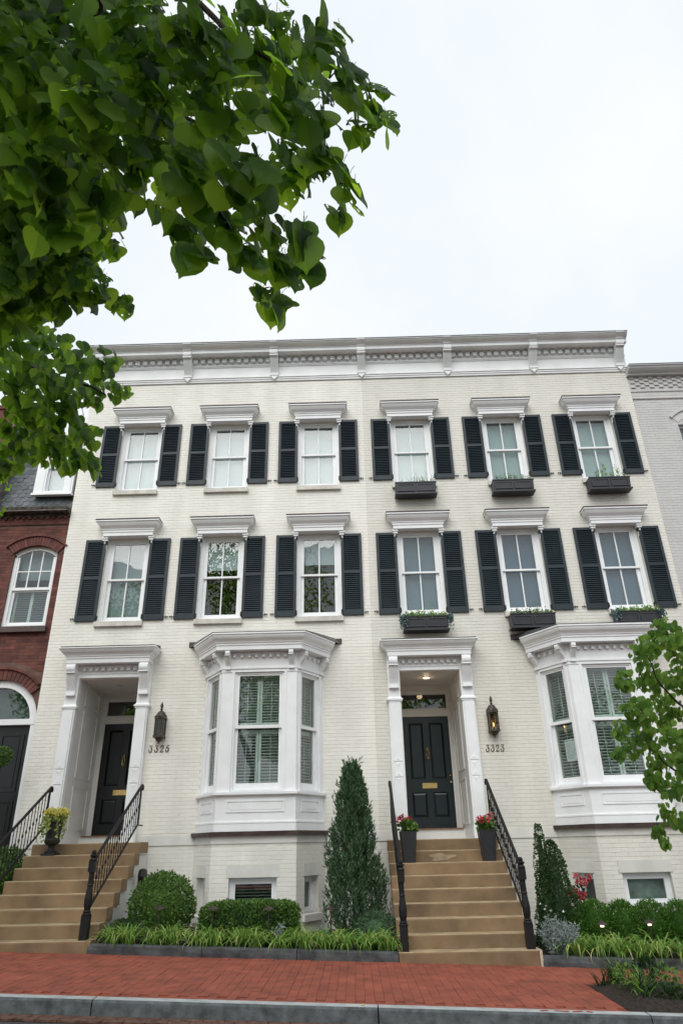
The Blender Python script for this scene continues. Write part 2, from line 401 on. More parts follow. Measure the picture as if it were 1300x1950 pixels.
# street kerb stones
kerb=empty('street_kerb',(0,KB,g(0))); kerb['kind']='structure'
js=[-7.9,-5.2,-2.62,.17,2.78,5.4,8.0]
for a,b in zip(js,js[1:]):
    k=MB(); d=.006; n=6; jit=[rnd.uniform(-.006,.006) for _ in range(n+1)]
    xs=[a+d+(b-a-2*d)*i/n for i in range(n+1)]
    vs=[]
    for i,x in enumerate(xs):
        j=jit[i]
        vs+=[(x,KB,g(x)-.3),(x,KB,g(x)+.004),(x,KF+.015+j*.3,g(x)+.002),(x,KF+j,g(x)-.02),(x,KF-.012+j,g(x)-.3)]
    fs=[]; mi=[]
    for i in range(n):
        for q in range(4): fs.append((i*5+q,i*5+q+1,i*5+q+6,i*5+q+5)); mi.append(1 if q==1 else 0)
    fs+=[(4,3,2,1,0),tuple(n*5+q for q in range(5))]; mi+=[0,0]
    k.add(vs,fs); k.m=mi; k.v=[tuple(Vector(v)-WL[kerb]) for v in k.v]
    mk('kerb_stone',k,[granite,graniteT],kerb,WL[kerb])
for x,w_,r in ((1.78,.10,.3),(1.95,.16,-.2),(2.10,.13,.4),(2.22,.07,-.5)):
    k=MB(Matrix.Rotation(r,4,'Z')); k.add([(-w_/2,-.012,0),(w_/2,-.02,0),(w_*.4,.015,0),(-w_*.3,.02,0)],[(0,1,2,3)])
    o=mk('paint_mark',k,redpaint,kerb,(x,KB-.07,g(x)+.0075)); o.rotation_euler=(0,math.atan(.04),0)
# gardens: soil sheets and stone edging
def garden(x0,x1,ex0,ex1,cuts):
    b=MB(); n=24; m_=10
    for i in range(n+1):
        for j in range(m_+1):
            x=x0+(x1-x0)*i/n; y=YF+.08+(0-YF-.06)*j/m_
            b.v.append((x,y,g(x)+.075+rnd.uniform(0,.03)+.03*j/m_))
    for i in range(n):
        for j in range(m_): a=i*(m_+1)+j; b.f.append((a,a+m_+1,a+m_+2,a+1)); b.m.append(0)
    o=mk('garden_bed',b,soil,smooth=True); o['kind']='structure'
    e=empty('garden_edging',(x0,YF,g(x0))); e['kind']='structure'
    for a,c_ in zip(cuts,cuts[1:]):
        k=MB(); n2=8; vs=[]; fs=[]
        for i in range(n2+1):
            x=a+.004+(c_-a-.008)*i/n2; j=rnd.uniform(-.008,.008); j2=rnd.uniform(-.008,.008)
            vs+=[(x,YF+.13,g(x)-.05),(x,YF+.13,g(x)+.118),(x,YF+.012+j*.5,g(x)+.118),(x,YF+j,g(x)+.10),(x,YF-.006+j2,g(x)+.05),(x,YF+j2*.6,g(x)-.05)]
        for i in range(n2):
            for q in range(5): fs.append((i*6+q,i*6+q+1,i*6+q+7,i*6+q+6))
        fs+=[(5,4,3,2,1,0),tuple(n2*6+q for q in range(6))]
        k.add(vs,fs); k.v=[tuple(Vector(v)-WL[e]) for v in k.v]
        mk('edging_stone',k,bluest,e,WL[e])
garden(-3.72,.54,0,0,[-3.735,-2.15,-.85,.535])
garden(2.47,9.0,0,0,[2.475,4.35,6.4,9.0])
garden(-9.5,-5.57,0,0,[-9.5,-7.6,-5.575])

# ------------------------------------------------------------------ house pieces
def window_parts(house,cx,zb,H,key,shade,boxed=False):
    """double-hung 2-over-2 window; local origin = bottom centre of the opening on the wall face"""
    wd=empty('window',(cx,0,zb),house)
    def fr():
        b=MB(); b.ring(-.475,.475,0,H,.055,.05,.055,.075,.22); b.ring(-.42,.42,.05,H-.055,.022,.012,.02,.095,.21)
        b.box(-.475,.475,.06,.075,0,.035); return b.mesh('frame',trim)
    mk('frame',shared(('fr',key),fr),trim,wd,WL[wd])
    gz0,gz1=.15,H-.12; mid=(gz0+gz1)/2
    def us():
        b=MB(); b.ring(-.398,.398,mid-.02,H-.075,.068,.04,.045,.11,.15); b.box(-.012,.012,.112,.148,mid+.02,H-.12); return b.mesh('upper_sash',trim)
    def ls():
        b=MB(); b.ring(-.398,.398,.062,mid+.018,.068,.088,.038,.155,.195); b.box(-.012,.012,.157,.193,.15,mid-.02); return b.mesh('lower_sash',trim)
    mk('upper_sash',shared(('us',key),us),trim,wd,WL[wd]); mk('lower_sash',shared(('ls',key),ls),trim,wd,WL[wd])
    for sx in (-1,1):
        for t in (0,1):
            def pane():
                b=MB(); z0,z1=(mid+.018,gz1+.003) if t else (gz0-.003,mid-.018); h=(z1-z0)/2
                b.box(-.16,.16,-.002,.002,-h,h); return b.mesh('pane',glass)
            z0,z1=(mid+.018,gz1+.003) if t else (gz0-.003,mid-.018)
            o=mk('pane',shared(('pn',key,t),pane),glass,wd,WL[wd]+Vector((sx*.171,.132 if t else .176,(z0+z1)/2)))
            o.rotation_euler=(rnd.uniform(-.006,.006),0,rnd.uniform(-.008,.008))
    for (m_,f0,f1) in shade:
        b=MB(); z0=.04+(H-.08)*f0; z1=.04+(H-.08)*f1
        b.box(-.43,.43,.245,.252,z0,z1); b.box(-.43,.43,.238,.262,z0,z0+.025)
        mk('roller_shade',b,m_,wd,WL[wd])
    def sl():
        b=MB(); b.box(-.50,.50,-.075,.20,-.10,-.002); return b.mesh('sill',sillm)
    mk('sill',shared('sill',sl),sillm,wd,WL[wd])
    return wd
def hood(house,cx,zt,hw):
    h=empty('window_hood',(cx,0,zt),house)
    def f():
        b=MB(); x=hw-.285
        pr=[(0,-.33),(.135,-.33),(.135,-.255),(.15,-.25),(.15,-.205),(.165,-.20),(.17,-.175),(.19,-.155),(.225,-.12),(.25,-.08),(.262,-.045),(.285,-.04),(.285,-.012),(0,.0)]
        path=[(-x,.01),(-x,0),(x,0),(x,.01)]
        b.sweep(pr,path); return b.mesh('moulding',trim)
    mk('moulding',shared(('hood',round(hw,3)),f),trim,h,WL[h])
    def cp():
        b=MB(); b.box(-hw-.006,hw+.006,-.294,.0,-.006,.018); return b.mesh('flashing',brownm)
    mk('flashing',shared(('hoodcap',round(hw,3)),cp),brownm,h,WL[h])
    def br():
        b=MB(); b.box(-.06,.06,-.11,.0,-.375,-.332); b.box(-.05,.05,-.09,0,-.42,-.375); b.prism([(0,-.42),(-.07,-.42),(-.045,-.5),(-.035,-.60),(0,-.63)],-.028,.028); return b.mesh('bracket',trim)
    for s_ in (-1,1): mk('bracket',shared('hoodbr',br),trim,h,WL[h]+Vector((s_*(hw-.19),0,0)))
def shutter(house,x0,z0,H,inner):
    """x0 = left edge, inner = +1 when the window lies to the right"""
    Wd=.445; key=('sh',round(H,2))
    def fr():
        b=MB(); s=.058; mid=H*.515
        b.box(0,s,-.052,-.014,0,H); b.box(Wd-s,Wd,-.052,-.014,0,H)
        b.box(s,Wd-s,-.05,-.016,0,.105); b.box(s,Wd-s,-.05,-.016,H-.06,H); b.box(s,Wd-s,-.05,-.016,mid-.03,mid+.03)
        b.box(s,Wd-s,-.019,-.015,.1,H-.06)
        return b.mesh('shutter',shut)
    sh=mk('shutter',shared(key,fr),shut,house,(x0,0,z0))
    def lv():
        b=MB(); s=.058; mid=H*.515
        for a,c_ in ((.105,mid-.03),(mid+.03,H-.06)):
            n=max(8,int((c_-a)/.043)); p=(c_-a)/n
            for i in range(n):
                z=a+p*(i+.5)
                b.add([(s,-.046,z-.019),(Wd-s,-.046,z-.019),(Wd-s,-.024,z+.017),(s,-.024,z+.017),(s,-.041,z-.022),(Wd-s,-.041,z-.022),(Wd-s,-.019,z+.014),(s,-.019,z+.014)],[(0,1,2,3),(7,6,5,4),(0,4,5,1),(3,2,6,7)])
        return b.mesh('louvres',shut)
    mk('louvres',shared(('lv',)+key,lv),shut,sh,WL[sh],kind='stuff')
    xo=x0 if inner>0 else x0+Wd; d=-inner
    def dog():
        b=MB(); b.tube([(0,-.03,0),(.075,-.03,0)],.006,6); b.tube([(.045,-.03,-.022),(.045,-.03,.022)],.008,6); b.lathe([(.0,-.016),(.013,-.01),(.015,0),(.013,.01),(0,.016)],(.083,-.03,0),8); b.tube([(.03,-.03,0),(.03,.02,0)],.006,5); return b.mesh('shutter_dog',iron)
    def dogm():
        b=MB(); b.tube([(0,-.03,0),(-.075,-.03,0)],.006,6); b.tube([(-.045,-.03,-.022),(-.045,-.03,.022)],.008,6); b.lathe([(.0,-.016),(.013,-.01),(.015,0),(.013,.01),(0,.016)],(-.083,-.03,0),8); b.tube([(-.03,-.03,0),(-.03,.02,0)],.006,5); return b.mesh('shutter_dog',iron)
    mk('shutter_dog',shared('dogR' if d>0 else 'dogL',dog if d>0 else dogm),iron,sh,(xo,0,z0+.06))
    xi=x0+Wd if inner>0 else x0
    def hg():
        b=MB(); b.box(-.02,.02,-.056,.0,-.04,.04); b.box(-.012,.012,-.066,-.05,-.05,.05); return b.mesh('hinge',iron)
    for zz in (.07,H-.07): mk('hinge',shared('hinge',hg),iron,sh,(xi,0,z0+zz))
def frame_panel(b,x0,x1,y,z0,z1,w_=.02,d=.012):
    b.ring(x0,x1,z0,z1,w_,w_,w_,y-d,y)
def bracket_profile(top_out,bot_out,h,n=10):
    """S-scroll side view in (y(out negative),z), z from 0 (top) to -h"""
    pts=[(0,0),(-top_out,0)]
    for i in range(7):
        a=math.pi*i/6; pts.append((-top_out-.0-.25*h*.22*math.sin(a)*1.0,-.04*h-.24*h*(1-math.cos(a))/2))
    for i in range(1,n+1):
        t=i/n; e=t*t*(3-2*t); pts.append((-(top_out*.86+(bot_out-top_out*.86)*e),-.28*h-(h*.72)*t))
    pts.append((0,-h)); return pts
def bracket_mb(width,top_out,bot_out,h,flutes=3):
    b=MB(); b.prism(bracket_profile(top_out,bot_out,h),-width/2,width/2)
    fw=width/(flutes*2+1)
    for i in range(flutes):
        x=-width/2+fw*(1+2*i); pr=bracket_profile(top_out,bot_out,h)
        seg=[p for p in pr if -.92*h<p[1]<-.36*h]
        vs=[];fs=[]
        for (y,z) in seg: vs+=[(x,y-.008,z),(x+fw,y-.008,z),(x,y+.004,z),(x+fw,y+.004,z)]
        for k in range(len(seg)-1): a=k*4; fs+=[(a,a+1,a+5,a+4),(a+2,a,a+4,a+6),(a+1,a+3,a+7,a+5)]
        b.add(vs,fs)
    b.box(-width/2-.008,width/2+.008,-top_out-.012,0,-.335*h,-.30*h)
    return b
DENT=None
def entrance(house,cx,zl,lit,doormat,rec):
    """projecting door surround with recessed porch and door"""
    W0,W1=.59,.83; top=5.24; P=Vector
    s_=empty('door_surround',(cx,0,zl),house)
    def put(name,b,m_,par=s_,at=None,**k):
        at=Vector(at) if at is not None else Vector((cx,0,0)); return mk(name,b,m_,par,at,**k)
    for sx in (-1,1):
        b=MB(); a,c_=(W0,W1) if sx>0 else (-W1,-W0)
        b.box(a,c_,-.10,.02,zl,4.95); b.box(a+.028,c_-.028,-.125,-.10,zl,4.08)
        b.box(a-.012,c_+.012,-.115,.02,zl,zl+.20); b.box(a+.012,c_-.012,-.135,-.1,zl,zl+.19)
        put('pilaster',b,trim)
        b=MB(); b.sweep([(0,4.10),(.018,4.105),(.018,4.125),(.034,4.132),(.034,4.160),(.012,4.172),(.0,4.20)],[(a,.01),(a,-.10),(c_,-.10),(c_,.01)]); put('capital',b,trim)
        b=MB()
        for z in (3.02,2.745): b.box(a+.045,c_-.045,-.135,-.125,z-.004,z+.008)
        m0=(a+c_)/2
        for z in (3.03,2.755): b.add([(a+.05,-.1255,z),(c_-.05,-.1255,z),(m0,-.1255,z+.11),(m0,-.133,z+.03)],[(0,1,3),(1,2,3),(2,0,3)])
        for z in (2.99,2.72): b.add([(a+.05,-.1255,z),(c_-.05,-.1255,z),(m0,-.1255,z-.10),(m0,-.131,z-.03)],[(0,3,1),(1,3,2),(2,3,0)])
        put('ornament',b,trim)
        b=bracket_mb(.17,.20,.045,.56); b.box(-.095,.095,-.075,0,-.60,-.565)
        put('bracket',b,trim,at=(cx+sx*(W0+.125),-.10,4.955))
    b=MB(); b.box(-W0,W0,-.10,.02,4.70,4.95); b.box(-W0,W0,-.118,-.10,4.70,4.725); b.box(-W0,W0,-.115,-.10,4.775,4.79); put('frieze',b,trim)
    n=9
    def dn():
        d=MB(); d.box(-.032,.032,-.06,0,-.035,.035); return d.mesh('dentil',trim)
    for i in range(n): put('dentil',shared('pd',dn),trim,at=(cx-W0+.085+(2*W0-.17)*i/(n-1),-.10,4.87))
    b=MB(); pr=[(0,4.952),(.21,4.952),(.21,5.035),(.225,5.04),(.225,5.075),(.24,5.08),(.245,5.10),(.265,5.125),(.30,5.155),(.325,5.19),(.332,5.215),(.352,5.218),(.352,5.24),(0,5.25)]
    b.sweep(pr,[(-W1+.22,.02),(-W1+.22,-.10),(W1-.22,-.10),(W1-.22,.02)]); put('crown',b,trim)
    b=MB(); b.prism([(0,5.25),(-.46,5.252),(-.44,5.262),(0,5.345)],-W1-.10,W1+.10); put('porch_roof',b,greym)
    # recess
    D=1.40; cz=4.70
    r=empty('door_recess',(cx,0,zl),house)
    b=MB()
    e0=.0205; b.add([(-W0,e0,zl),(-W0,D,zl),(-W0,D,cz),(-W0,e0,cz)],[(0,1,2,3)]); b.add([(W0,e0,zl),(W0,D,zl),(W0,D,cz),(W0,e0,cz)],[(3,2,1,0)])
    b.add([(-W0,e0,cz),(-W0,D,cz),(W0,D,cz),(W0,e0,cz)],[(0,1,2,3)]); b.add([(-W0,e0,zl),(W0,e0,zl),(W0,D,zl),(-W0,D,zl)],[(0,1,2,3)])
    b.box(-W0,-.50,D-.02,D+.05,zl,cz); b.box(.50,W0,D-.02,D+.05,zl,cz); b.box(-.5,.5,D-.02,D+.05,4.54,cz); b.box(-.5,.5,D-.04,D+.05,4.05,4.19)
    b.ring(-.53,.53,zl,4.57,.05,.0,.04,D-.05,D-.02)
    put('recess_lining',b,rec,r)
    for sx in (-1,1):
        for z0,z1 in ((zl+.25,2.75),(2.9,4.15),(4.25,4.6)):
            b=MB(); M=Matrix(((0,-sx,0,sx*W0),(1,0,0,0),(0,0,1,0),(0,0,0,1))); b.M=M
            b.ring(.35,1.15,z0,z1,.03,.03,.03,-.0,.014) if sx<0 else b.ring(.35,1.15,z0,z1,.03,.03,.03,0,.014)
            put('side_panel',b,rec,r)
    b=MB(); b.box(-W0+.001,W0-.001,1.02,D,zl,1.862); put('door_step',b,rec,r)
    b=MB(); b.box(-W0+.04,W0-.04,.99,D,1.862,1.886); put('threshold',b,wood,r)
    b=MB(); b.lathe([(.085,-.012),(.09,-.004),(.075,0)],(0,0,0),16); put('downlight_trim',b,trim,r,(cx,.55,cz))
    b=MB(); b.lathe([(.062,-.016),(.062,-.010)],(0,0,0),16); put('downlight',b,lampc if lit else lampo,r,(cx,.55,cz))
    if lit:
        L=bpy.data.lights.new('downlight_lamp','POINT'); L.energy=.55; L.color=(1,.72,.42); L.shadow_soft_size=.06; lo=bpy.data.objects.new('downlight_lamp',L); link(lo,r,(cx,.55,cz-.06))
    b=MB(); b.box(-.5,.5,D+.0,D+.006,4.19,4.54); put('transom_pane',b,glass,r)
    b=MB(); b.ring(-.5,.5,4.19,4.54,.03,.03,.03,D-.015,D+.02); put('transom_frame',b,rec,r)
    # door
    dz0,dz1=1.888,4.048; dw=.487
    b=MB(); y0,y1=D-.005,D+.04
    st=.115; b.box(-dw,-dw+st,y0,y1,dz0,dz1); b.box(dw-st,dw,y0,y1,dz0,dz1); b.box(-.055,.055,y0,y1,dz0+.2,dz1-.12)
    for a,c_ in ((dz0,dz0+.20),(dz0+.68,dz0+.92),(dz1-.12,dz1)): b.box(-dw+st,dw-st,y0+.0005,y1,a,c_)
    b.box(-dw+st,dw-st,y0+.022,y1,dz0+.2,dz1-.12)
    dr=put('door',b,doormat,house)
    for sx in (-1,1):
        for a,c_ in ((dz0+.20,dz0+.68),(dz0+.92,dz1-.12)):
            x0,x1=(.055,dw-st) if sx>0 else (-dw+st,-.055)
            p=MB(); i=.055; p.add([(x0+.012,y0+.022,a+.012),(x1-.012,y0+.022,a+.012),(x1-.012,y0+.022,c_-.012),(x0+.012,y0+.022,c_-.012),(x0+i,y0+.004,a+i),(x1-i,y0+.004,a+i),(x1-i,y0+.004,c_-i),(x0+i,y0+.004,c_-i)],[(0,1,5,4),(1,2,6,5),(2,3,7,6),(3,0,4,7),(4,5,6,7)])
            p.ring(x0,x1,a,c_,.012,.012,.012,y0-.004,y0+.02)
            put('panel',p,doormat,dr)
    p=MB(); p.ring(-.15,.15,2.635,2.735,.018,.018,.018,y0-.012,y0); p.box(-.132,.132,y0-.008,y0,2.653,2.717); put('mail_slot',p,brass,dr)
    p=MB(); z=3.30; p.lathe([(.0,-.03),(.022,-.02),(.026,0),(.018,.022),(0,.03)],(0,y0-.02,z+.10),8); p.tube([(-.012,y0-.03,z+.09),(-.026,y0-.03,z+.0),(-.018,y0-.035,z-.08),(0,y0-.035,z-.10),(.018,y0-.035,z-.08),(.026,y0-.03,z),(.012,y0-.03,z+.09)],.010,6); p.lathe([(0,-.018),(.018,0),(0,.018)],(0,y0-.03,z-.12),8); put('knocker',p,brass,dr)
    p=MB(); p.lathe([(0,-.026),(.02,-.018),(.027,0),(.02,.018),(0,.026)],(dw-.055,y0-.04,2.74),10); p.tube([(dw-.055,y0-.03,2.74),(dw-.055,y0+.01,2.74)],.012,8); put('door_knob',p,brass,dr,smooth=True)
    p=MB(); p.lathe([(0,-.02),(.02,-.012),(.022,0),(.016,.012),(0,.018)],(dw-.055,y0-.015,2.87),10); put('keyhole',p,brass,dr)
BAYP=[(-1.15,0),(-.70,-.72),(.70,-.72),(1.15,0)]
BASEP=[(-1.17,0),(-.72,-.74),(.72,-.74),(1.17,0)]
def faces(path,cx):
    out=[]
    for i in range(3):
        a,b=Vector(path[i]),Vector(path[i+1]); d=b-a
        out.append((Matrix.Translation((cx+a.x,a.y,0))@Matrix.Rotation(math.atan2(d.y,d.x),4,'Z'),d.length))
    return out
def bay(house,cx,mort,bricks,stucco,notice,lowdark):
    bw=empty('bay_window',(cx,-.36,1.87),house); o0=WL[bw]
    def put(name,b,m_,par=None,**k):
        b.v=[tuple(Vector(v)-o0) for v in b.v]; return mk(name,b,m_,par or bw,o0,**k)
    slat_cache={}
    for fi,(M,L) in enumerate(faces(BAYP,cx)):
        front=fi==1; a=.235 if front else .125; hw=(L-2*a)/2; mc=L/2
        b=MB(M); b.box(0,L,0,.10,1.87,2.44); b.box(.0,L,-.016,0,1.87,2.0); b.box(0,L,-.022,-.0,1.995,2.02)
        x0,x1=(.19,L-.19) if front else (.15,L-.15)
        b.ring(x0,x1,2.17,2.36,.022,.022,.022,-.012,0); b.box(x0+.05,x1-.05,-.008,0,2.21,2.32); put('apron_panel',b,trim)
        for u0,u1 in ((0,a),(L-a,L)):
            b=MB(M); b.box(u0,u1,0,.12,2.50,4.98); put('pier',b,trim)
        b=MB(M); b.box(a,L-a,0,.12,4.60,4.98); b.box(0,L,-.016,0,4.66,4.69); b.box(0,L,-.012,0,4.60,4.63); put('frieze',b,trim)
        b=MB(M); b.ring(a-.045,L-a+.045,2.5,4.63,.045,.0,.03,-.014,0); b.ring(a,L-a,2.50,4.60,.035,.04,.035,.02,.12); put('window_frame',b,trim)
        gx=hw-.09; mid=3.61
        b=MB(M); b.ring(mc-hw+.036,mc+hw-.036,mid-.03,4.565,.054,.055,.03,.035,.07); put('upper_sash',b,trim)
        b=MB(M); b.ring(mc-hw+.036,mc+hw-.036,2.54,mid+.02,.054,.105,.05,.075,.11); put('lower_sash',b,trim)
        b=MB(M); b.box(mc-gx,mc+gx,.05,.054,mid+.02,4.54); put('pane',b,glass)
        b=MB(M); b.box(mc-gx,mc+gx,.09,.094,2.64,mid-.02); put('pane',b,glass)
        # indoor plantation shutters, two tiers
        leaves=2 if front else 1
        for t,(z0,z1) in enumerate(((2.56,3.56),(3.62,4.58))):
            for k in range(leaves):
                w_=(2*hw-.04)/leaves; ua=mc-hw+.02+k*w_; ub=ua+w_
                b=MB(M); b.ring(ua+.004,ub-.004,z0,z1,.045,.075,.075,.15,.178); b.tube([(ua+w_/2,.135,z0+.1),(ua+w_/2,.135,z1-.1)],.006,4); put('indoor_shutter',b,plant_sh)
                n=16; p=(z1-z0-.16)/n; sw=(w_-.098)/2
                key=(front,)
                if key not in slat_cache:
                    s=MB(); s.add([(-sw,-.024,.009),(sw,-.024,.009),(sw,.024,-.013),(-sw,.024,-.013),(-sw,-.022,.015),(sw,-.022,.015),(sw,.026,-.007),(-sw,.026,-.007)],[(3,2,1,0),(4,5,6,7),(0,1,5,4),(2,3,7,6)])
                    slat_cache[key]=s.mesh('slat',plant_sh)
                for i in range(n):
                    at=M@Vector((ua+w_/2,.165,z0+.08+p*(i+.5)))
                    o=bpy.data.objects.new('slat',slat_cache[key]); link(o,bw,at); o.rotation_euler=M.to_euler()
        if notice and fi==0:
            b=MB(M); b.box(mc-.075,mc+.185,.125,.127,2.92,3.30); put('notice',b,paperm)
            b=MB(M)
            for i in range(14):
                if i==1: continue
                b.box(mc-.05,mc-.05+rnd.uniform(.13,.21),.1238,.125,3.27-i*.0235,3.276-i*.0235+(.006 if i<1 else 0))
            put('notice_print',b,inkm)
        # brackets and dentils
        bu=(.10,L-.10) if front else (.075,L-.07)
        for u in bu:
            b=bracket_mb(.085,.17,.03,.30,2); b.box(-.05,.05,-.05,0,-.335,-.30); b.v=[tuple(M@(Vector((u,0,4.985))+Vector(v))) for v in b.v]; put('bracket',b,trim)
        n=8 if front else 4; ua,ub=bu[0]+.12,bu[1]-.12
        for i in range(n):
            u=ua+(ub-ua)*i/(n-1); b=MB(M); b.box(u-.028,u+.028,-.055,0,4.875,4.935); put('dentil',b,trim)
    b=MB(); b.sweep([(0,2.44),(.05,2.44),(.062,2.455),(.062,2.495),(.0,2.502)],[(cx+x,y) for x,y in BAYP]); put('ledge',b,trim)
    b=MB(); b.sweep([(-.3,4.985),(.19,4.985),(.19,5.065),(.205,5.07),(.205,5.105),(.22,5.11),(.225,5.13),(.245,5.155),(.275,5.185),(.295,5.22),(.30,5.255),(.318,5.258),(.318,5.285),(-.3,5.286)],[(cx+x,y) for x,y in BAYP]); put('crown',b,trim)
    b=MB(); c0=[(cx-1.53,.0),(cx-.878,-1.04),(cx+.878,-1.04),(cx+1.53,.0)]
    b.add([(x,y,5.288) for x,y in c0]+[(x*1.0+(cx-x)*.001,y,5.302) for x,y in c0]+[(cx-1.40,0,5.42),(cx+1.40,0,5.42)],[(0,1,5,4),(1,2,6,5),(2,3,7,6),(5,6,9,8),(4,5,8),(6,7,9)]); put('bay_roof',b,roofm if notice else greym)
    b=MB(); b.box(cx-1.55,cx-1.2,-.02,0,5.29,5.40); b.box(cx+1.2,cx+1.55,-.02,0,5.29,5.40); put('wall_flashing',b,brownm)
    b=MB(); b.sweep([(-.3,1.80),(.075,1.80),(.085,1.865),(-.3,1.872)],[(cx+x,y) for x,y in BASEP]); put('base_flashing',b,brownm)
    # brick base with its small windows
    bs=empty('bay_base',(cx,-.36,g(cx)),house); ob=WL[bs]
    def putb(name,b,m_,**k):
        b.v=[tuple(Vector(v)-ob) for v in b.v]; return mk(name,b,m_,bs,ob,**k)
    zt=1.165 if lowdark else 1.12
    for fi,(M,L) in enumerate(faces(BASEP,cx)):
        front=fi==1
        op=(L/2-.40,L/2+.40,.64,zt) if front else (.24,.66,.60,zt)
        backing('base_wall',bs,M,0,L,0,1.80,[op],mort,.2)
        bricks.wall(bs,M,.0,L,.02,1.68,[op,(op[0]-.04,op[1]+.04,op[3],op[3]+.19)],offs=.05*fi)
        b=MB(M); b.box(0,L,-.014,0,1.682,1.80); putb('stone_band',b,stucco)
        b=MB(M); b.box(op[0]-.04,op[1]+.04,-.010,0,op[3]+.004,op[3]+.19); putb('lintel',b,stucco)
        b=MB(M); b.box(op[0]-.05,op[1]+.05,-.05,.14,op[2]-.10,op[2]); putb('window_sill',b,stucco)
        b=MB(M); b.ring(op[0],op[1],op[2],op[3],.05,.045,.05,.09,.16); b.ring(op[0]+.05,op[1]-.05,op[2]+.045,op[3]-.05,.045,.05,.045,.10,.15); putb('window_frame',b,trim)
        b=MB(M); b.box(op[0]+.09,op[1]-.09,.124,.128,op[2]+.09,op[3]-.09); putb('pane',b,glass)
        if front and lowdark:
            for i in range(7):
                z=op[2]+.12+i*.045; b=MB(M); b.add([(op[0]+.1,.17,z+.01),(op[1]-.1,.17,z+.01),(op[1]-.1,.20,z-.01),(op[0]+.1,.20,z-.01)],[(0,1,2,3)]); putb('slat',b,plant_sh)
        elif front:
            b=MB(M); b.box(op[0]+.06,op[1]-.06,.19,.195,op[2]+.06,op[3]-.06); putb('blind',b,mat('green_grey_blind',(.20,.26,.24),.8,.25,5,coords='World'))
        else:
            b=MB(M); b.box(op[0]+.06,op[1]-.06,.19,.195,op[2]+.06,op[3]-.06); putb('blind',b,shadeG if lowdark else darksl)
def cornice(house,x0,x1,bx,endcap):
    c_=empty('cornice',((x0+x1)/2,0,11.9),house); o0=WL[c_]
    def put(name,b,m_,**k):
        b.v=[tuple(Vector(v)-o0) for v in b.v]; return mk(name,b,m_,c_,o0,**k)
    pr=[(0,11.89),(.035,11.89),(.04,11.935),(.055,11.94),(.055,11.975),(.075,11.985),(.075,12.01),(.03,12.015),(.03,12.32),(.05,12.325),(.05,12.345),(.065,12.35),(.065,12.555),
        (.33,12.555),(.33,12.63),(.345,12.635),(.345,12.65),(.37,12.665),(.41,12.685),(.445,12.71),(.455,12.735),(.48,12.738),(.48,12.757)]
    b=MB(); b.prism([(-o,z) for o,z in pr]+[(.3,12.757),(.3,11.89)],x0,x1); put('moulding',b,cornw)
    b=MB(); b.box(x0,x1,-.49,.6,12.758,12.775); put('roof_edge',b,roofm)
    def dn():
        d=MB(); d.box(-.05,.05,-.075,0,-.05,.05); return d.mesh('dentil',cornw)
    xs=sorted(bx)
    for i in range(len(xs)-1):
        a,e=xs[i]+.17,xs[i+1]-.17; n=max(2,int(round((e-a)/.185))+1)
        for k in range(n):
            x=a+(e-a)*k/(n-1)
            if x0<x<x1: mk('dentil',shared('cd',dn),cornw,c_,(x,-.065,12.47))
    for x in bx:
        if not(x0-.01<=x<=x1-.02): continue
        b=bracket_mb(.19,.335,.09,.61); b.prism([(-.02,.0),(-.375,.0),(-.385,.02),(-.44,.055),(-.49,.09),(-.49,.108),(-.02,.108)],-.095,.095); b.box(-.10,.10,-.37,-.02,-.012,.004)
        b.prism([(-.09,-.62),(.09,-.62),(.09,-.645),(.0,-.745),(-.09,-.645)],-.085,-.0,'y'); b.box(-.105,.105,-.10,0,-.625,-.61)
        b.v=[tuple(Vector(v)+Vector((x,-.001,12.645))) for v in b.v]; put('bracket',b,cornw)
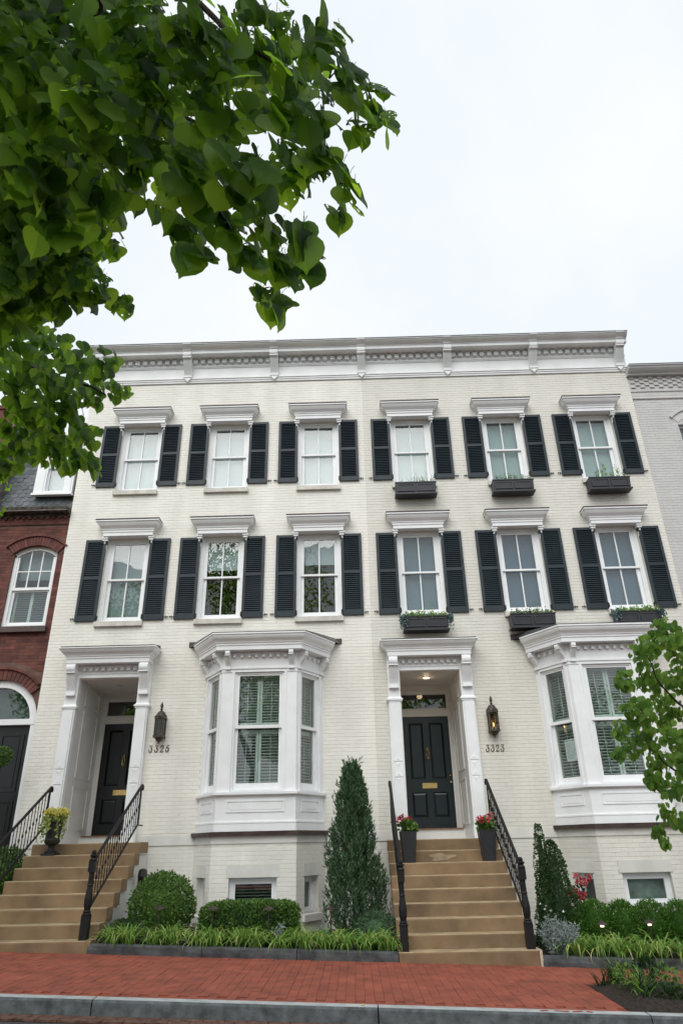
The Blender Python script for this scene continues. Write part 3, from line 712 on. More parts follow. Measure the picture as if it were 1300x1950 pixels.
def row_house(name,label,x0,x1,wx,dx,bx,cornx,mort,brk,stucco,shades2,shades3,lit,doormat,rec,notice,lowdark,zl):
    h=empty(name,((x0+x1)/2,0,g((x0+x1)/2)),None,label,'house')
    B=Bricks()
    ops=[]; 
    for cx in wx: ops+=[(cx-.475,cx+.475,8.93,10.70),(cx-.475,cx+.475,5.87,7.78)]
    dop=(dx-.602,dx+.602,zl-.03,4.72); bop=(bx-1.1,bx+1.1,.3,5.0)
    backing('wall',h,frontM(),x0,x1,-.2,12.0,ops+[dop,bop],mort)
    bops=ops+[(dx-.60,dx+.60,zl,4.72),(bx-1.14,bx+1.14,0,5.25),(x0-1,x1+1,1.682,1.845)]
    B.wall(h,frontM(),x0,x1,.0,11.89,bops,hidden=lambda u,z:(abs(u-dx)<1.12 and z<1.75) or abs(u-bx)<1.4 and 4.9<z<5.5)
    for a,e in ((x0,dx-.84),(dx+.84,bx-1.17),(bx+1.17,x1)):
        b=MB(); b.box(a,e,-.022,0,1.68,1.845); b.v=[tuple(Vector(v)-WL[h]) for v in b.v]; mk('water_table',b,stucco,h,WL[h])
    # shell behind the facade: party walls, floors, roof
    b=MB(); X0,X1=x0+.01,x1-.01
    b.box(X0,X0+.2,.3,9,-.2,12.5); b.box(X1-.2,X1,.3,9,-.2,12.5); b.box(X0,X1,9,9.2,-.2,12.5); b.box(X0,X1,.3,9,12.3,12.5); b.box(X0+.2,X1-.2,.3,9,8.2,8.4); b.box(X0+.2,X1-.2,.3,9,5.0,5.2); b.box(X0+.2,X1-.2,.3,9,1.45,1.6)
    b.box((dx+bx)/2-.1,(dx+bx)/2+.1,.3,9,1.6,12.3)
    b.v=[tuple(Vector(v)-WL[h]) for v in b.v]; mk('interior',b,room,h,WL[h])
    for i,cx in enumerate(wx):
        window_parts(h,cx,8.93,1.77,'f3',shades3[i]); window_parts(h,cx,5.87,1.91,'f2',shades2[i])
        hood(h,cx,11.02,.685); hood(h,cx,8.105,.69)
        for s_ in (-1,1):
            xl=cx-.475-.445-.003 if s_<0 else cx+.475+.003
            shutter(h,xl,9.045,1.635,-s_); shutter(h,xl,5.89,1.835,-s_)
    entrance(h,dx,zl,lit,doormat,rec)
    bay(h,bx,mort,B,stucco,notice,lowdark)
    cornice(h,x0 if x0>0 else x0-.05,x1 if x1<2 else x1+.045,cornx,None)
    B.finish(brk,h)
    return h
XL,XM,XR=-6.18,.428,6.88
WA=[-4.79,-2.73,-.64]; WB=[1.522,3.674,5.796]
CB=[-6.0,-3.83,-1.705,.43,2.54,4.64,6.745]
ZA,ZB=1.74,1.69
houseA=row_house('cream_row_house','cream painted brick row house numbered 3325 with no window boxes',XL,XM,WA,-4.80,-1.735,[x for x in CB if x<.5],mortA,brickA,stuccoA,
  [[(shadeG,.0,1.0)],[(shadeW,.62,1)],[(shadeW,.66,1)]],[[(shadeW,0,1)],[(shadeW,0,1)],[(shadeW,.0,1)]],False,doorb,recw,False,True,ZA)
houseB=row_house('beige_row_house','beige painted brick row house numbered 3323 with planted window boxes',XM,XR,WB,1.53,4.78,[x for x in CB if x>.4],mortB,brickB,stuccoB,
  [[(shadeC,0,1)],[(shadeB,0,1)],[(shadeB,0,1)]],[[(shadeT,0,1)],[(shadeT,0,1)],[(shadeT,0,1)]],True,doorm,recw,True,False,ZB)

# ------------------------------------------------------------------ neighbouring houses
def arc_pts(cx,cz,r,a0,a1,n): return [(cx+r*math.cos(a0+(a1-a0)*i/n),cz+r*math.sin(a0+(a1-a0)*i/n)) for i in range(n+1)]
def arch_strip(b,c,r0,r1,a0,a1,n,y0,y1):
    cx,cz=c; p=arc_pts(cx,cz,r0,a0,a1,n); q=arc_pts(cx,cz,r1,a0,a1,n)
    for i in range(n): b.prism([p[i],p[i+1],q[i+1],q[i]],y0,y1,'y')
def voussoirs(parent,c,r0,r1,a0,a1,n,y0,y1,m_):
    for i in range(n):
        t0=a0+(a1-a0)*(i+.06)/n; t1=a0+(a1-a0)*(i+.94)/n
        if c[0]+r1*math.cos(t0)>XL-.013: continue
        b=MB(); p=[(c[0]+r*math.cos(t)-WL[parent].x,c[1]+r*math.sin(t)-WL[parent].z) for r,t in ((r0,t0),(r1,t0),(r1,t1),(r0,t1))]
        b.prism(p,y0,y1,'y'); mk('voussoir',b,m_,parent,(WL[parent].x,0,WL[parent].z))
rh=empty('red_brick_house',(-7.6,0,g(-7.6)),None,'dark red brick house with arched openings and slate mansard roof','house')
def pr_(name,b,m_,par,**k):
    b.v=[tuple(Vector(v)-WL[par]) for v in b.v]; return mk(name,b,m_,par,WL[par],**k)
RX0,RX1=-9.6,XL-.012
WC=-6.81; wop=(WC-.475,WC+.475,5.82,7.68); dc=-6.985; dop=(dc-.85,RX1-.02,1.6,4.05)
backing('wall',rh,frontM(.04),RX0,RX1,-.2,8.45,[wop,(dc-.80,dc+.80,1.6,4.74)],mortR,.25)
RB=Bricks()
RB.wall(rh,frontM(.04),RX0,RX1,.0,8.15,[wop,(dc-.84,dc+.84,1.6,4.05),(WC-.62,WC+.60,7.5,7.86),(dc-1.05,dc+1.05,4.0,4.92)],hidden=lambda u,z:z<1.9 or u<-7.9)
RB.wall(rh,frontM(.01),RX0,RX1,8.17,8.33,[],hidden=lambda u,z:True)
RB.finish(brickR,rh)
# red infill around the arches
b=MB(); b.box(RX0,RX1,.012,.3,8.16,8.34); pr_('frieze_backing',b,mortR,rh)
b=MB(); arch_strip(b,(WC,6.92),.746,.94,math.pi/2-.80,math.pi/2+.80,16,.03,.28); pr_('arch_backing',b,mortR,rh)
b=MB(); arch_strip(b,(dc,3.93),.802,1.16,0,math.pi,24,.03,.28); pr_('arch_backing',b,mortR,rh)
b=MB(); b.box(RX0,RX1-.01,1.2,1.3,0,8.4); b.box(RX0,RX1-.01,.3,1.2,5.0,5.1); b.box(RX0,RX1-.01,.3,1.2,8.3,8.4); b.box(RX1-.05,RX1-.01,.3,1.2,0,8.4); pr_('interior',b,room,rh)
# segmental window arch
aw=empty('window_arch',(WC,.0,7.4),rh); cz=7.52-.60
voussoirs(aw,(WC,cz),.735,.94,math.pi/2-.72,math.pi/2+.72,19,-.012,.05,brickR)
b=MB(); arch_strip(b,(WC,cz),.945,.99,math.pi/2-.76,math.pi/2+.76,16,-.045,.05); pr_('hood_mould',b,brickR,aw)
ad=empty('door_arch',(dc,.0,4.05),rh)
voussoirs(ad,(dc,3.93),.80,1.0,.08,math.pi-.08,30,-.012,.05,brickR)
b=MB(); arch_strip(b,(dc,3.93),1.005,1.05,.735,math.pi-.05,22,-.045,.05); pr_('hood_mould',b,brickR,ad)
# arched six-over-one window
rw=empty('window',(WC,0,5.82),rh)
b=MB(); b.box(WC-.475,WC-.405,.1,.2,5.82,7.42); b.box(WC+.405,WC+.475,.1,.2,5.82,7.42); b.box(WC-.405,WC+.405,.1,.2,5.82,5.90); arch_strip(b,(WC,6.92),.655,.745,math.pi/2-.70,math.pi/2+.70,14,.1,.2); pr_('frame',b,trim,rw)
b=MB(); b.box(WC-.405,WC+.405,.11,.17,6.66,6.72); b.ring(WC-.405,WC+.405,5.9,6.66,.05,.06,.03,.15,.19); b.box(WC-.405,WC-.365,.12,.16,6.72,7.42); b.box(WC+.365,WC+.405,.12,.16,6.72,7.42); pr_('sash',b,trim,rw)
b=MB()
for x in (WC-.128,WC+.128): b.box(x-.011,x+.011,.125,.155,6.72,7.56)
b.box(WC-.365,WC+.365,.1252,.1548,7.08,7.102); pr_('muntin',b,trim,rw)
for i in range(3):
    for j in range(2):
        x=WC-.245+i*.245
        b=MB()
        if j==0: b.box(x-.118,x+.118,.138,.142,6.72,7.085)
        else: b.prism([(x-.118,7.10),(x+.118,7.10)]+[(xx,min(7.62,6.92+math.sqrt(max(.01,.67**2-(xx-WC)**2)))) for xx in (x+.118,x+.04,x-.04,x-.118)],.138,.142,'y')
        pr_('pane',b,glass,rw)
b=MB(); b.box(WC-.36,WC+.36,.166,.17,5.95,6.64); pr_('pane',b,glass,rw)
b=MB(); b.ring(WC-.37,WC+.37,5.9,6.70,.05,.06,.05,.24,.27); b.box(WC-.03,WC+.03,.24,.27,5.9,6.7); pr_('indoor_shutter',b,plant_sh,rw)
for k in (-1,1):
    for i in range(14):
        z=5.98+i*.05; b=MB(); b.add([(WC+k*.175-.14,.245,z+.012),(WC+k*.175+.14,.245,z+.012),(WC+k*.175+.14,.275,z-.014),(WC+k*.175-.14,.275,z-.014)],[(0,1,2,3)]); pr_('slat',b,shadeW,rw)
b=MB(); b.box(WC-.40,WC+.40,.3,.31,6.95,7.7); pr_('roller_shade',b,shadeG,rw)
b=MB(); b.box(WC-.53,WC+.53,-.06,.2,5.70,5.818); pr_('sill',b,brownm,rw)
# arched doorway
rd=empty('doorway',(dc,0,1.7),rh)
b=MB(); arch_strip(b,(dc,3.93),.66,.80,0,math.pi,24,.06,.2); b.box(dc-.80,dc+.80,.05,.2,3.86,3.97); b.box(dc+.70,dc+.80,.06,.2,1.6,3.86); b.box(dc-.80,dc-.70,.06,.2,1.6,3.86); pr_('door_frame',b,trim,rd)
b=MB(); p=arc_pts(dc,3.97,.665,0,math.pi,20); b.prism(p,.15,.154,'y'); pr_('fanlight_pane',b,glass,rd)
b=MB(); p=arc_pts(dc,3.97,.665,0,math.pi,20); b.prism(p,.24,.245,'y'); pr_('fanlight_blind',b,mat('dark_green_blind',(.03,.06,.05),.8,.1,3),rd)
for k in (-1,1):
    b=MB(); x0,x1=(dc,dc+.70) if k>0 else (dc-.70,dc); b.box(x0+.004,x1,.16,.21,1.62,3.85)
    for z0,z1 in ((1.85,2.5),(2.65,3.70)): b.ring(x0+.13,x1-.12,z0,z1,.035,.035,.035,.14,.16); b.box(x0+.21,x1-.20,.148,.16,z0+.08,z1-.08)
    pr_('door_leaf',b,doorb,rd)
b=MB(); b.box(dc-1.0,RX1,-.9,.15,1.42,1.60); pr_('door_landing',b,stone,rd)
b=MB(); b.box(dc-1.0,RX1-.01,-.88,.12,.2,1.42); pr_('landing_base',b,mortR,rd)
# corbelled eave, gutter, slate mansard
cw=empty('eave',(-7.6,0,8.35),rh)
b=MB(); b.box(RX0,RX1,-.03,.3,8.335,8.39); b.prism([(-.06,8.39),(-.14,8.40),(-.20,8.44),(-.215,8.50),(-.20,8.515),(.2,8.52),(.2,8.39)],RX0,RX1); pr_('gutter',b,gutc,cw)
b=MB(); b.box(RX0,RX1,-.22,-.2,8.40,8.42); pr_('gutter_lip',b,greym,cw)
for i in range(24):
    x=RX1-.08-i*.135
    if x<RX0: break
    b=MB(); b.box(x-.034,x+.034,-.028,.02,8.29,8.335); pr_('corbel_brick',b,brickR,cw)
rf=empty('mansard_roof',(-7.6,.1,8.5),rh)
slope=.22  # run per metre of rise
b=MB(); b.prism([(.02,8.5),(.02+slope*2.1,10.6),(.7,10.62),(3,10.7),(3,8.5)],RX0,RX1); pr_('roof_deck',b,roofm,rf)
sp=MB(); pts=[(-.085,.17)]+[(.085*math.cos(a),-.0+.055*math.sin(a)) for a in [math.pi+math.pi*i/6 for i in range(7)]]+[(.085,.17)]
sp.v=[(x,-.0,z) for x,z in pts]+[(x,.012,z) for x,z in pts]; n=len(pts); sp.f=[tuple(range(n))]+[(i,i+n,(i+1)%n+n,(i+1)%n) for i in range(n)]; sp.m=[0]*len(sp.f)
sme=sp.mesh('slate',slatem)
DX=-6.66; 
for r in range(17):
    z=8.60+r*.115; y=.02+slope*(z-8.5)-.022
    for i in range(20):
        x=RX1-.09-(i+(.5 if r%2 else 0))*.176
        if x<RX0+.1 or x+.05>RX1: continue
        if DX-.44<x<DX+.46 and 8.80<z<10.3: continue
        o=bpy.data.objects.new('slate',sme); link(o,rf,(x,y+rnd.uniform(-.003,.003),z)); o.rotation_euler=(-math.atan(slope)-.06,0,rnd.uniform(-.02,.02))
dm=empty('dormer',(DX,0,8.9),rf)
b=MB(); b.box(DX-.47,DX+.45,-.10,.0,8.86,8.91); b.box(DX-.45,DX-.20,-.05,.9,8.91,10.3); b.box(DX+.22,DX+.43,-.05,.9,8.91,10.3); b.box(DX-.20,DX+.22,-.05,.3,8.91,8.97); b.box(DX-.2,DX+.22,-.05,.3,10.1,10.3); b.box(DX-.41,DX-.24,-.065,-.05,8.91,10.2); b.box(DX+.26,DX+.39,-.065,-.05,8.91,10.2)
b.sweep([(0,10.28),(.06,10.3),(.08,10.36),(.12,10.4),(.12,10.44),(0,10.45)],[(DX-.46,.8),(DX-.46,-.05),(DX+.44,-.05),(DX+.44,.8)]); b.box(DX-.46,DX+.44,-.05,.9,10.3,10.45)
pr_('dormer_frame',b,trim,rf)
b=MB(); b.ring(DX-.20,DX+.22,8.97,9.62,.035,.05,.035,.03,.06); b.ring(DX-.20,DX+.22,9.58,10.1,.035,.05,.035,-.01,.02); b.box(DX-.0,DX+.02,-.008,.018,9.62,10.08); pr_('dormer_sash',b,trim,rf)
b=MB(); b.box(DX-.17,DX+.19,.044,.048,9.0,9.6); b.box(DX-.17,DX+.19,.004,.008,9.61,10.08); pr_('dormer_pane',b,glass,rf)
b=MB(); b.box(DX-.2,DX+.22,.12,.125,8.95,10.1); pr_('dormer_shade',b,shadeW,rf)
bpy.data.objects.remove(dm)
b=MB(); b.box(RX0-.5,-7.86,-.12,1.4,8.5,11.2); b.box(RX0-.5,-7.82,-.16,1.4,11.2,11.3); pr_('parapet_chimney',b,brickR,rh)
b=MB(); b.box(-7.86,-7.84,-.14,.6,8.5,11.2); pr_('parapet_flashing',b,greym,rh)

gh=empty('grey_row_house',(8.4,0,g(8.4)),None,'pale grey painted brick house with chequered brick frieze','house')
GX0,GX1=XR+.008,10.6; gy=.03; gc=8.27
gop=(gc-.47,gc+.47,8.7,10.35)
backing('wall',gh,frontM(gy),GX0,GX1,-.2,11.75,[gop,(gc-.47,gc+.47,5.5,7.4)],mortG,.25)
GB=Bricks(); GB.wall(gh,frontM(gy),GX0,GX1,1.0,11.30,[(gop[0],gop[1],8.7,10.42),(gc-.62,gc+.62,10.35,10.72),(gc-.47,gc+.47,5.5,7.4)],hidden=lambda u,z:u>8.3 or z<4)
GB.finish(brickG,gh)
b=MB(); b.box(GX0,GX1,gy-.02,gy+.2,11.30,11.75); pr_('frieze_band',b,brickG,gh)
b=MB(); b.tube([(GX0,gy-.012,11.10),(GX1,gy-.012,11.10)],.026,8); pr_('string_course',b,brickG,gh)
ck=empty('corbel_frieze',(8.4,gy,11.3),gh)
for r in range(5):
    for i in range(24):
        x=GX0+.03+i*.112+(.0 if r%2 else .056)*0
        if (i+r)%2: continue
        for q in range(2):
            b=MB(); z=11.40+r*.066
            b.box(x,x+.105,gy-.05,gy-.02,z,z+.055)
        pr_('corbel_brick',b,brickG,ck)
b=MB(); b.prism([(gy,11.72),(-.10,11.72),(-.11,11.75),(-.14,11.76),(-.19,11.785),(-.24,11.83),(-.25,11.87),(-.28,11.875),(-.28,11.90),(.3,11.9),(.3,11.72)],GX0-.03,GX1); pr_('cornice',b,mat('grey_trim',(.56,.57,.565),.5,.04,3,coords='World'),gh)
b=MB(); b.box(GX0-.03,GX1,-.29,.3,11.901,11.915); pr_('roof_edge',b,roofm,gh)
gw=empty('window',(gc,0,8.7),gh)
b=MB(); arch_strip(b,(gc,9.95),.82,.88,math.pi/2-.80,math.pi/2+.80,16,gy-.045,gy+.02); pr_('hood_mould',b,brickG,gw)
b=MB(); arch_strip(b,(gc,9.95),.64,.815,math.pi/2-.78,math.pi/2+.78,16,gy-.01,gy+.05); pr_('arch',b,brickG,gw)
b=MB(); b.ring(gc-.47,gc+.47,8.7,10.36,.06,.06,.06,.12,.2); b.box(gc-.41,gc+.41,.13,.18,9.5,9.55); b.prism([(gc-.47,10.36)]+arc_pts(gc,9.95,.645,math.pi/2-.75,math.pi/2+.75,10)[::-1]+[(gc+.47,10.36)],.115,.2,'y'); pr_('frame',b,trim,gw)
b=MB(); b.box(gc-.41,gc+.41,.15,.154,8.76,10.3); pr_('pane',b,glass,gw)
for i in range(28):
    z=8.8+i*.052; b=MB(); b.add([(gc-.40,.205,z+.014),(gc+.40,.205,z+.014),(gc+.40,.235,z-.014),(gc-.40,.235,z-.014)],[(0,1,2,3)]); pr_('slat',b,shadeW,gw)
g2=empty('window',(gc,0,5.5),gh)
b=MB(); b.ring(gc-.47,gc+.47,5.5,7.4,.06,.06,.06,.12,.2); b.box(gc-.41,gc+.41,.13,.18,6.43,6.48); pr_('frame',b,trim,g2)
b=MB(); b.box(gc-.41,gc+.41,.15,.154,5.56,7.34); pr_('pane',b,glass,g2)
b=MB(); b.box(gc-.41,gc+.41,.21,.215,5.56,7.34); pr_('roller_shade',b,shadeG,g2)
b=MB(); b.box(gc-.52,gc+.52,gy-.06,.2,5.40,5.498); pr_('sill',b,sillm,g2)
b=MB(); b.box(GX0,GX1,.29,.31,0,11.7); pr_('interior',b,room,gh)

# ------------------------------------------------------------------ front steps
def steps(name,label,x0,x1,zl,r,t,n,side):
    s_=empty(name,((x0+x1)/2,YF,g((x0+x1)/2)),None,label,'steps')
    Y=[YF+t*k for k in range(n)]; Z=[zl-r*(n-1-k) for k in range(n)]
    for k in range(n):
        b=MB(); yb=Y[k]+t+.03 if k<n-1 else -.137
        zb=Z[k]-r+.002 if k else g(x1)-.1
        rb=.012; j=rnd.uniform(-.004,.004)
        pr=[(Y[k]+.004,zb),(Y[k],Z[k]-.022+j),(Y[k]+.004,Z[k]-.007),(Y[k]+.016,Z[k]),(yb,Z[k]),(yb,zb)]
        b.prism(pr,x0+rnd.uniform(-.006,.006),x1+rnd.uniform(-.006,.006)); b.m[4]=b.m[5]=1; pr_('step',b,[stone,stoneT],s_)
    if n==9:
        b=MB(); b.box(x1+.008,x1+.045,YF-.004,YF+.3,g(x1)-.1,Z[0]-.004); pr_('corner_stone',b,stonel,s_)
    for sx,xx in ((-1,x0),(1,x1)):
        b=MB(); a,c_=(xx+.03,xx+.15) if sx<0 else (xx-.15,xx-.03)
        poly=[(Y[0]+.3,g(xx)-.2),(Y[0]+.3,Z[0]-r*.2)]+[(Y[-1]+.05,Z[-1]-r*1.2),(-.02,Z[-1]-r*1.2),(-.02,g(xx)-.2)]
        b.prism(poly,a,c_); pr_('side_wall',b,side,s_)
    return Y,Z
LX0,LX1=-5.56,-3.70; RX0_,RX1_=.545,2.44
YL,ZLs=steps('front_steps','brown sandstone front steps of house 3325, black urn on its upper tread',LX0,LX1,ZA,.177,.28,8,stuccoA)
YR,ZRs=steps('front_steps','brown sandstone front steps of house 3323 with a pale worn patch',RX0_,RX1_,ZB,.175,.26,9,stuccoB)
# pale worn patch on a riser of the right flight
b=MB(); k=7; pts=[]
for i in range(22):
    a=2*math.pi*i/22; rr=1+.22*math.sin(3*a+1)+.15*math.sin(5*a); pts.append((1.42+.20*rr*math.cos(a),ZRs[k]-.10+.055*rr*math.sin(a)))
b.v=[(x,YR[k]-.001,z) for x,z in pts]; b.f=[tuple(range(22))]; b.m=[0]
st=[o for o in bpy.data.objects if o.name.startswith('front_steps') and o.location.x>0][0]
pr_('worn_patch',b,mat('worn_sandstone',(.33,.255,.165),.85,.16,9,coords='World'),st)

# ------------------------------------------------------------------ iron railings
def railing(x,yb,zb,yt,zt,label,fancy,nb):
    rl=empty('iron_railing',(x,yb,zb),None,label,'railing','iron railings of the front steps'); 
    def put(n,b,**k): return mk(n,b,iron,rl,WL[rl],**k)
    # newel post: square foot, turned shaft, square block, ball finial
    b=MB(); b.box(-.055,.055,-.055,.055,0,.30)
    b.lathe([(.062,.30),(.066,.315),(.05,.33),(.056,.345),(.042,.36),(.055,.43),(.058,.50),(.048,.58),(.036,.66),(.045,.675),(.036,.69),(.034,.82),(.040,.84)],n=12)
    b.box(-.046,.046,-.046,.046,.84,.985)
    b.lathe([(.05,.985),(.056,1.0),(.045,1.015),(.035,1.03),(.055,1.05),(.055,1.062),(.03,1.075),(.034,1.09),(.032,1.11),(.02,1.125),(0,1.13)],n=12)
    put('newel_post',b,smooth=False)
    z0=.955; dy=yt-yb; z1=zt-zb
    S=(z1-z0)/dy
    b=MB(); q=[(-.024,0),(-.026,.018),(-.014,.03),(.014,.03),(.026,.018),(.024,0)]
    vs=[];pts=[(.04,z0+S*.04),(dy,z1),(dy+.035,z1-.01),(dy+.05,z1-.05),(dy+.035,z1-.075)]
    for y,z in pts: vs+=[(a,y,z+c_) for a,c_ in q]
    fs=[(i*6+k,i*6+(k+1)%6,(i+1)*6+(k+1)%6,(i+1)*6+k) for i in range(len(pts)-1) for k in range(6)]+[tuple(range(5,-1,-1)),tuple((len(pts)-1)*6+k for k in range(6))]
    b.add(vs,fs); put('handrail',b)
    zl0=.34; b=MB(); Sb=S; vs=[]
    for y in (.03,dy-.02):
        z=zl0+Sb*y; vs+=[(-.011,y,z-.016),(.011,y,z-.016),(.011,y,z+.016),(-.011,y,z+.016)]
    b.add(vs,[(0,1,5,4),(1,2,6,5),(2,3,7,6),(3,0,4,7),(3,2,1,0),(4,5,6,7)]); put('bottom_rail',b)
    b=MB(); y=dy-.02; b.tube([(0,y,zl0+Sb*y-.02),(0,y,z1)],.013,6); b.tube([(0,y,zl0+Sb*y-.02),(0,dy+.25,zl0+Sb*y-.02)],.012,6); put('end_post',b)
    h=z0-zl0
    def bal():
        b=MB(); b.tube([(0,0,0),(0,0,h+.01)],.0075,5)
        for z in (h*.5,): b.lathe([(.0075,-.035),(.014,-.02),(.017,0),(.014,.02),(.0075,.035)],(0,0,z),8)
        for z in (h*.18,h*.82): b.lathe([(.0075,-.012),(.013,0),(.0075,.012)],(0,0,z),6)
        return b.mesh('baluster',iron)
    def balf():
        b=MB(); b.tube([(0,0,0),(0,0,h+.01)],.0075,5)
        for s_ in (-1,1): b.tube([(0,0,h*.32),(0,s_*.03,h*.40),(0,s_*.038,h*.48),(0,s_*.02,h*.54),(0,0,h*.5)],.006,5); b.tube([(0,0,h*.70),(0,s_*.028,h*.64),(0,s_*.034,h*.57),(0,s_*.018,h*.52)],.006,5)
        b.lathe([(.0075,-.02),(.018,0),(.0075,.02)],(0,0,h*.5),8)
        return b.mesh('scrolled_baluster',iron)
    for i in range(nb):
        y=.10+(dy-.17)*i/(nb-1); m_=shared(('bal',round(h,3)),bal) if not(fancy and i%2) else shared(('balf',round(h,3)),balf)
        o=bpy.data.objects.new('baluster',m_); link(o,rl,WL[rl]+Vector((0,y,zl0+Sb*y)))
    return rl
railing(-3.835,-2.50,ZLs[0],-.42,2.66,'black iron railing of steps 3325, on the side toward the bay window',False,18)
railing(-5.48,-2.50,ZLs[0],-.42,2.66,'black iron railing of steps 3325, on the red brick house side',False,18)
railing(.63,-2.50,ZRs[0],-.42,2.62,'black iron railing of steps 3323 beside the tall juniper',True,19)
railing(2.36,-2.50,ZRs[0],-.42,2.62,'black iron railing of steps 3323 beside the silver plants',True,19)

# ------------------------------------------------------------------ lanterns and numbers
def lantern(x,z0,label,lit,ry=0):
    l=empty('wall_lantern',(x,0,z0),None,label,'lantern','wall lanterns')
    def put(n,b,m_,**k): return mk(n,b,m_,l,WL[l],**k)
    cy=-.115
    M=Matrix.Translation((0,cy,0))
    b=MB(M); hx=.078; hz0,hz1=.12,.50
    for sx in (-1,1):
        for sy in (-1,1): b.box(sx*hx-.012,sx*hx+.012,sy*hx-.012,sy*hx+.012,hz0,hz1)
    for z in (hz0,hz1-.03):
        b.box(-hx-.02,hx+.02,-hx-.02,-hx+.013,z-.012,z+.03); b.box(-hx-.02,hx+.02,hx-.013,hx+.02,z-.012,z+.03); b.box(-hx-.02,-hx+.013,-hx+.013,hx-.013,z-.012,z+.03); b.box(hx-.013,hx+.02,-hx+.013,hx-.013,z-.012,z+.03)
    put('cage',b,bronze)
    b=MB(M); b.lathe([(.115,.50),(.105,.525),(.085,.545),(.07,.575),(.045,.60),(.02,.612),(.02,.63),(.03,.637),(.02,.645),(.018,.66),(.030,.70),(.028,.725),(.012,.76),(.0,.785)],n=12); put('roof_finial',b,bronze)
    b=MB(M); b.lathe([(0,-.01),(.016,.005),(.012,.02),(.02,.035),(.05,.055),(.075,.09),(.085,.12)],n=12); b.box(-.075,.075,-.075,.075,.11,.125); put('base_pendant',b,bronze)
    for sx,sy in ((0,-1),(1,0),(-1,0)):
        b=MB(M)
        if sy: b.box(-hx+.012,hx-.012,-hx-.002,-hx+.002,hz0+.03,hz1-.03)
        else: b.box(sx*hx-.002,sx*hx+.002,-hx+.012,hx-.012,hz0+.03,hz1-.03)
        put('pane',b,glassd)
    b=MB(M); b.lathe([(.014,.125),(.014,.20),(.010,.205)],n=8); put('candle',b,lampo)
    b=MB(M); b.lathe([(.006,.205),(.016,.23),(.014,.25),(0,.285)],n=8); put('bulb',b,lampw if lit else lampo)
    b=MB(); b.box(-.05,.05,-.012,0,.22,.46); b.tube([(0,-.01,.40),(0,cy+hx,.40)],.014,6); b.tube([(0,-.01,.26),(0,cy+hx,.26)],.014,6); put('wall_bracket',b,bronze)
    if lit:
        L=bpy.data.lights.new('lantern_lamp','POINT'); L.energy=.5; L.color=(1,.6,.28); L.shadow_soft_size=.02; lo=bpy.data.objects.new('lantern_lamp',L); link(lo,l,WL[l]+Vector((0,cy,.32)))
lantern(-3.695,3.42,'dark bronze wall lantern, unlit, above the number 3325',False)
lantern(2.668,3.39,'dark bronze wall lantern with a glowing bulb above the number 3323',True)
def digit(ch):
    a=lambda c,r,t0,t1,n,ry=None:[(c[0]+r*math.cos(math.radians(t0+(t1-t0)*i/n)),c[1]+(ry or r)*math.sin(math.radians(t0+(t1-t0)*i/n))) for i in range(n+1)]
    if ch=='3': return [[(.10,.84),(.12,.98),(.52,.98),(.27,.62)]+a((.29,.31),.25,80,-190,12,.31)[0:],],[(.07,.30)]
    if ch=='2': return [a((.30,.72),.22,190,-35,10,.26)+[(.10,.04)],[(.06,.03),(.54,.03),(.58,.18)]],[(.10,.70)]
    if ch=='5': return [[(.52,.98),(.16,.98),(.12,.55)]+a((.28,.33),.25,118,-165,12,.32)],[(.07,.26)]
def numbers(text,x0,z0,label):
    o=empty('house_number',(x0,0,z0),None,label,'house number')
    h=.118; ad_=.107 if text[-1]=='5' else .092
    for i,ch in enumerate(text):
        st_,balls=digit(ch); b=MB()
        for s_ in st_:
            n=len(s_); b.tube([(p[0]*h*.95+p[1]*h*.12,0,p[1]*h) for p in s_],[.0062+.004*math.sin(math.pi*k/max(1,n-1)) for k in range(n)],6)
        for p in balls: b.lathe([(0,-.012),(.010,-.006),(.012,0),(.010,.006),(0,.012)],(p[0]*h*.95+p[1]*h*.12,0,p[1]*h),8)
        b.v=[(x,-.014+y*.5,z) for x,y,z in b.v]
        mk('digit',b,bronzed,o,(x0+i*ad_,-.0,z0))
numbers('3325',-3.905,3.285,'bronze house number 3325 beside the unlit lantern')
numbers('3323',2.487,3.160,'bronze house number 3323 beneath the lit lantern')

# ------------------------------------------------------------------ foliage helpers
def rvec(r=rnd):
    while True:
        v=Vector((r.uniform(-1,1),r.uniform(-1,1),r.uniform(-1,1)))
        if .05<v.length<1: return v.normalized()
def leaf_quad(b,p,d,nrm,l,w_):
    """small pointed leaf: base p, direction d, facing nrm"""
    s=d.cross(nrm)
    if s.length<1e-3: s=d.cross(Vector((.3,.5,.8)))
    s.normalize(); q=s.cross(d)
    m0=p+d*l*.45
    n=len(b.v); b.v+=[tuple(p),tuple(m0+s*w_*.5+q*l*.06),tuple(p+d*l),tuple(m0-s*w_*.5+q*l*.06)]; b.f.append((n,n+1,n+2,n+3)); b.m.append(b.cm)
def shell_foliage(b,sampler,n,l,w_,out=.6,up=.3):
    """sampler() -> (point, outward normal)"""
    for _ in range(n):
        p,nn=sampler(); d=(nn*out+rvec()*.8+Vector((0,0,up))).normalized(); nr=(nn*.7+rvec()*.9).normalized()
        k=rnd.uniform(.7,1.25); leaf_quad(b,p,d,nr,l*k,w_*k)
def lump(u): # soft lumps for clipped shrubs
    return 1+.05*math.sin(u.x*9+1.3)*math.sin(u.y*8+.4)*math.sin(u.z*10)+.03*math.sin(u.x*21+u.z*17)+.025*math.sin(u.y*23-u.z*19)
def ball_sampler(c,rx,ry,rz,depth=.22,zmin=-1):
    c=Vector(c)
    def f():
        while True:
            u=rvec()
            if u.z<zmin: continue
            k=lump(u)*(1+.07*rnd.random()**7-depth*rnd.random()**1.8)
            return c+Vector((u.x*rx,u.y*ry,u.z*rz))*k,u
    return f
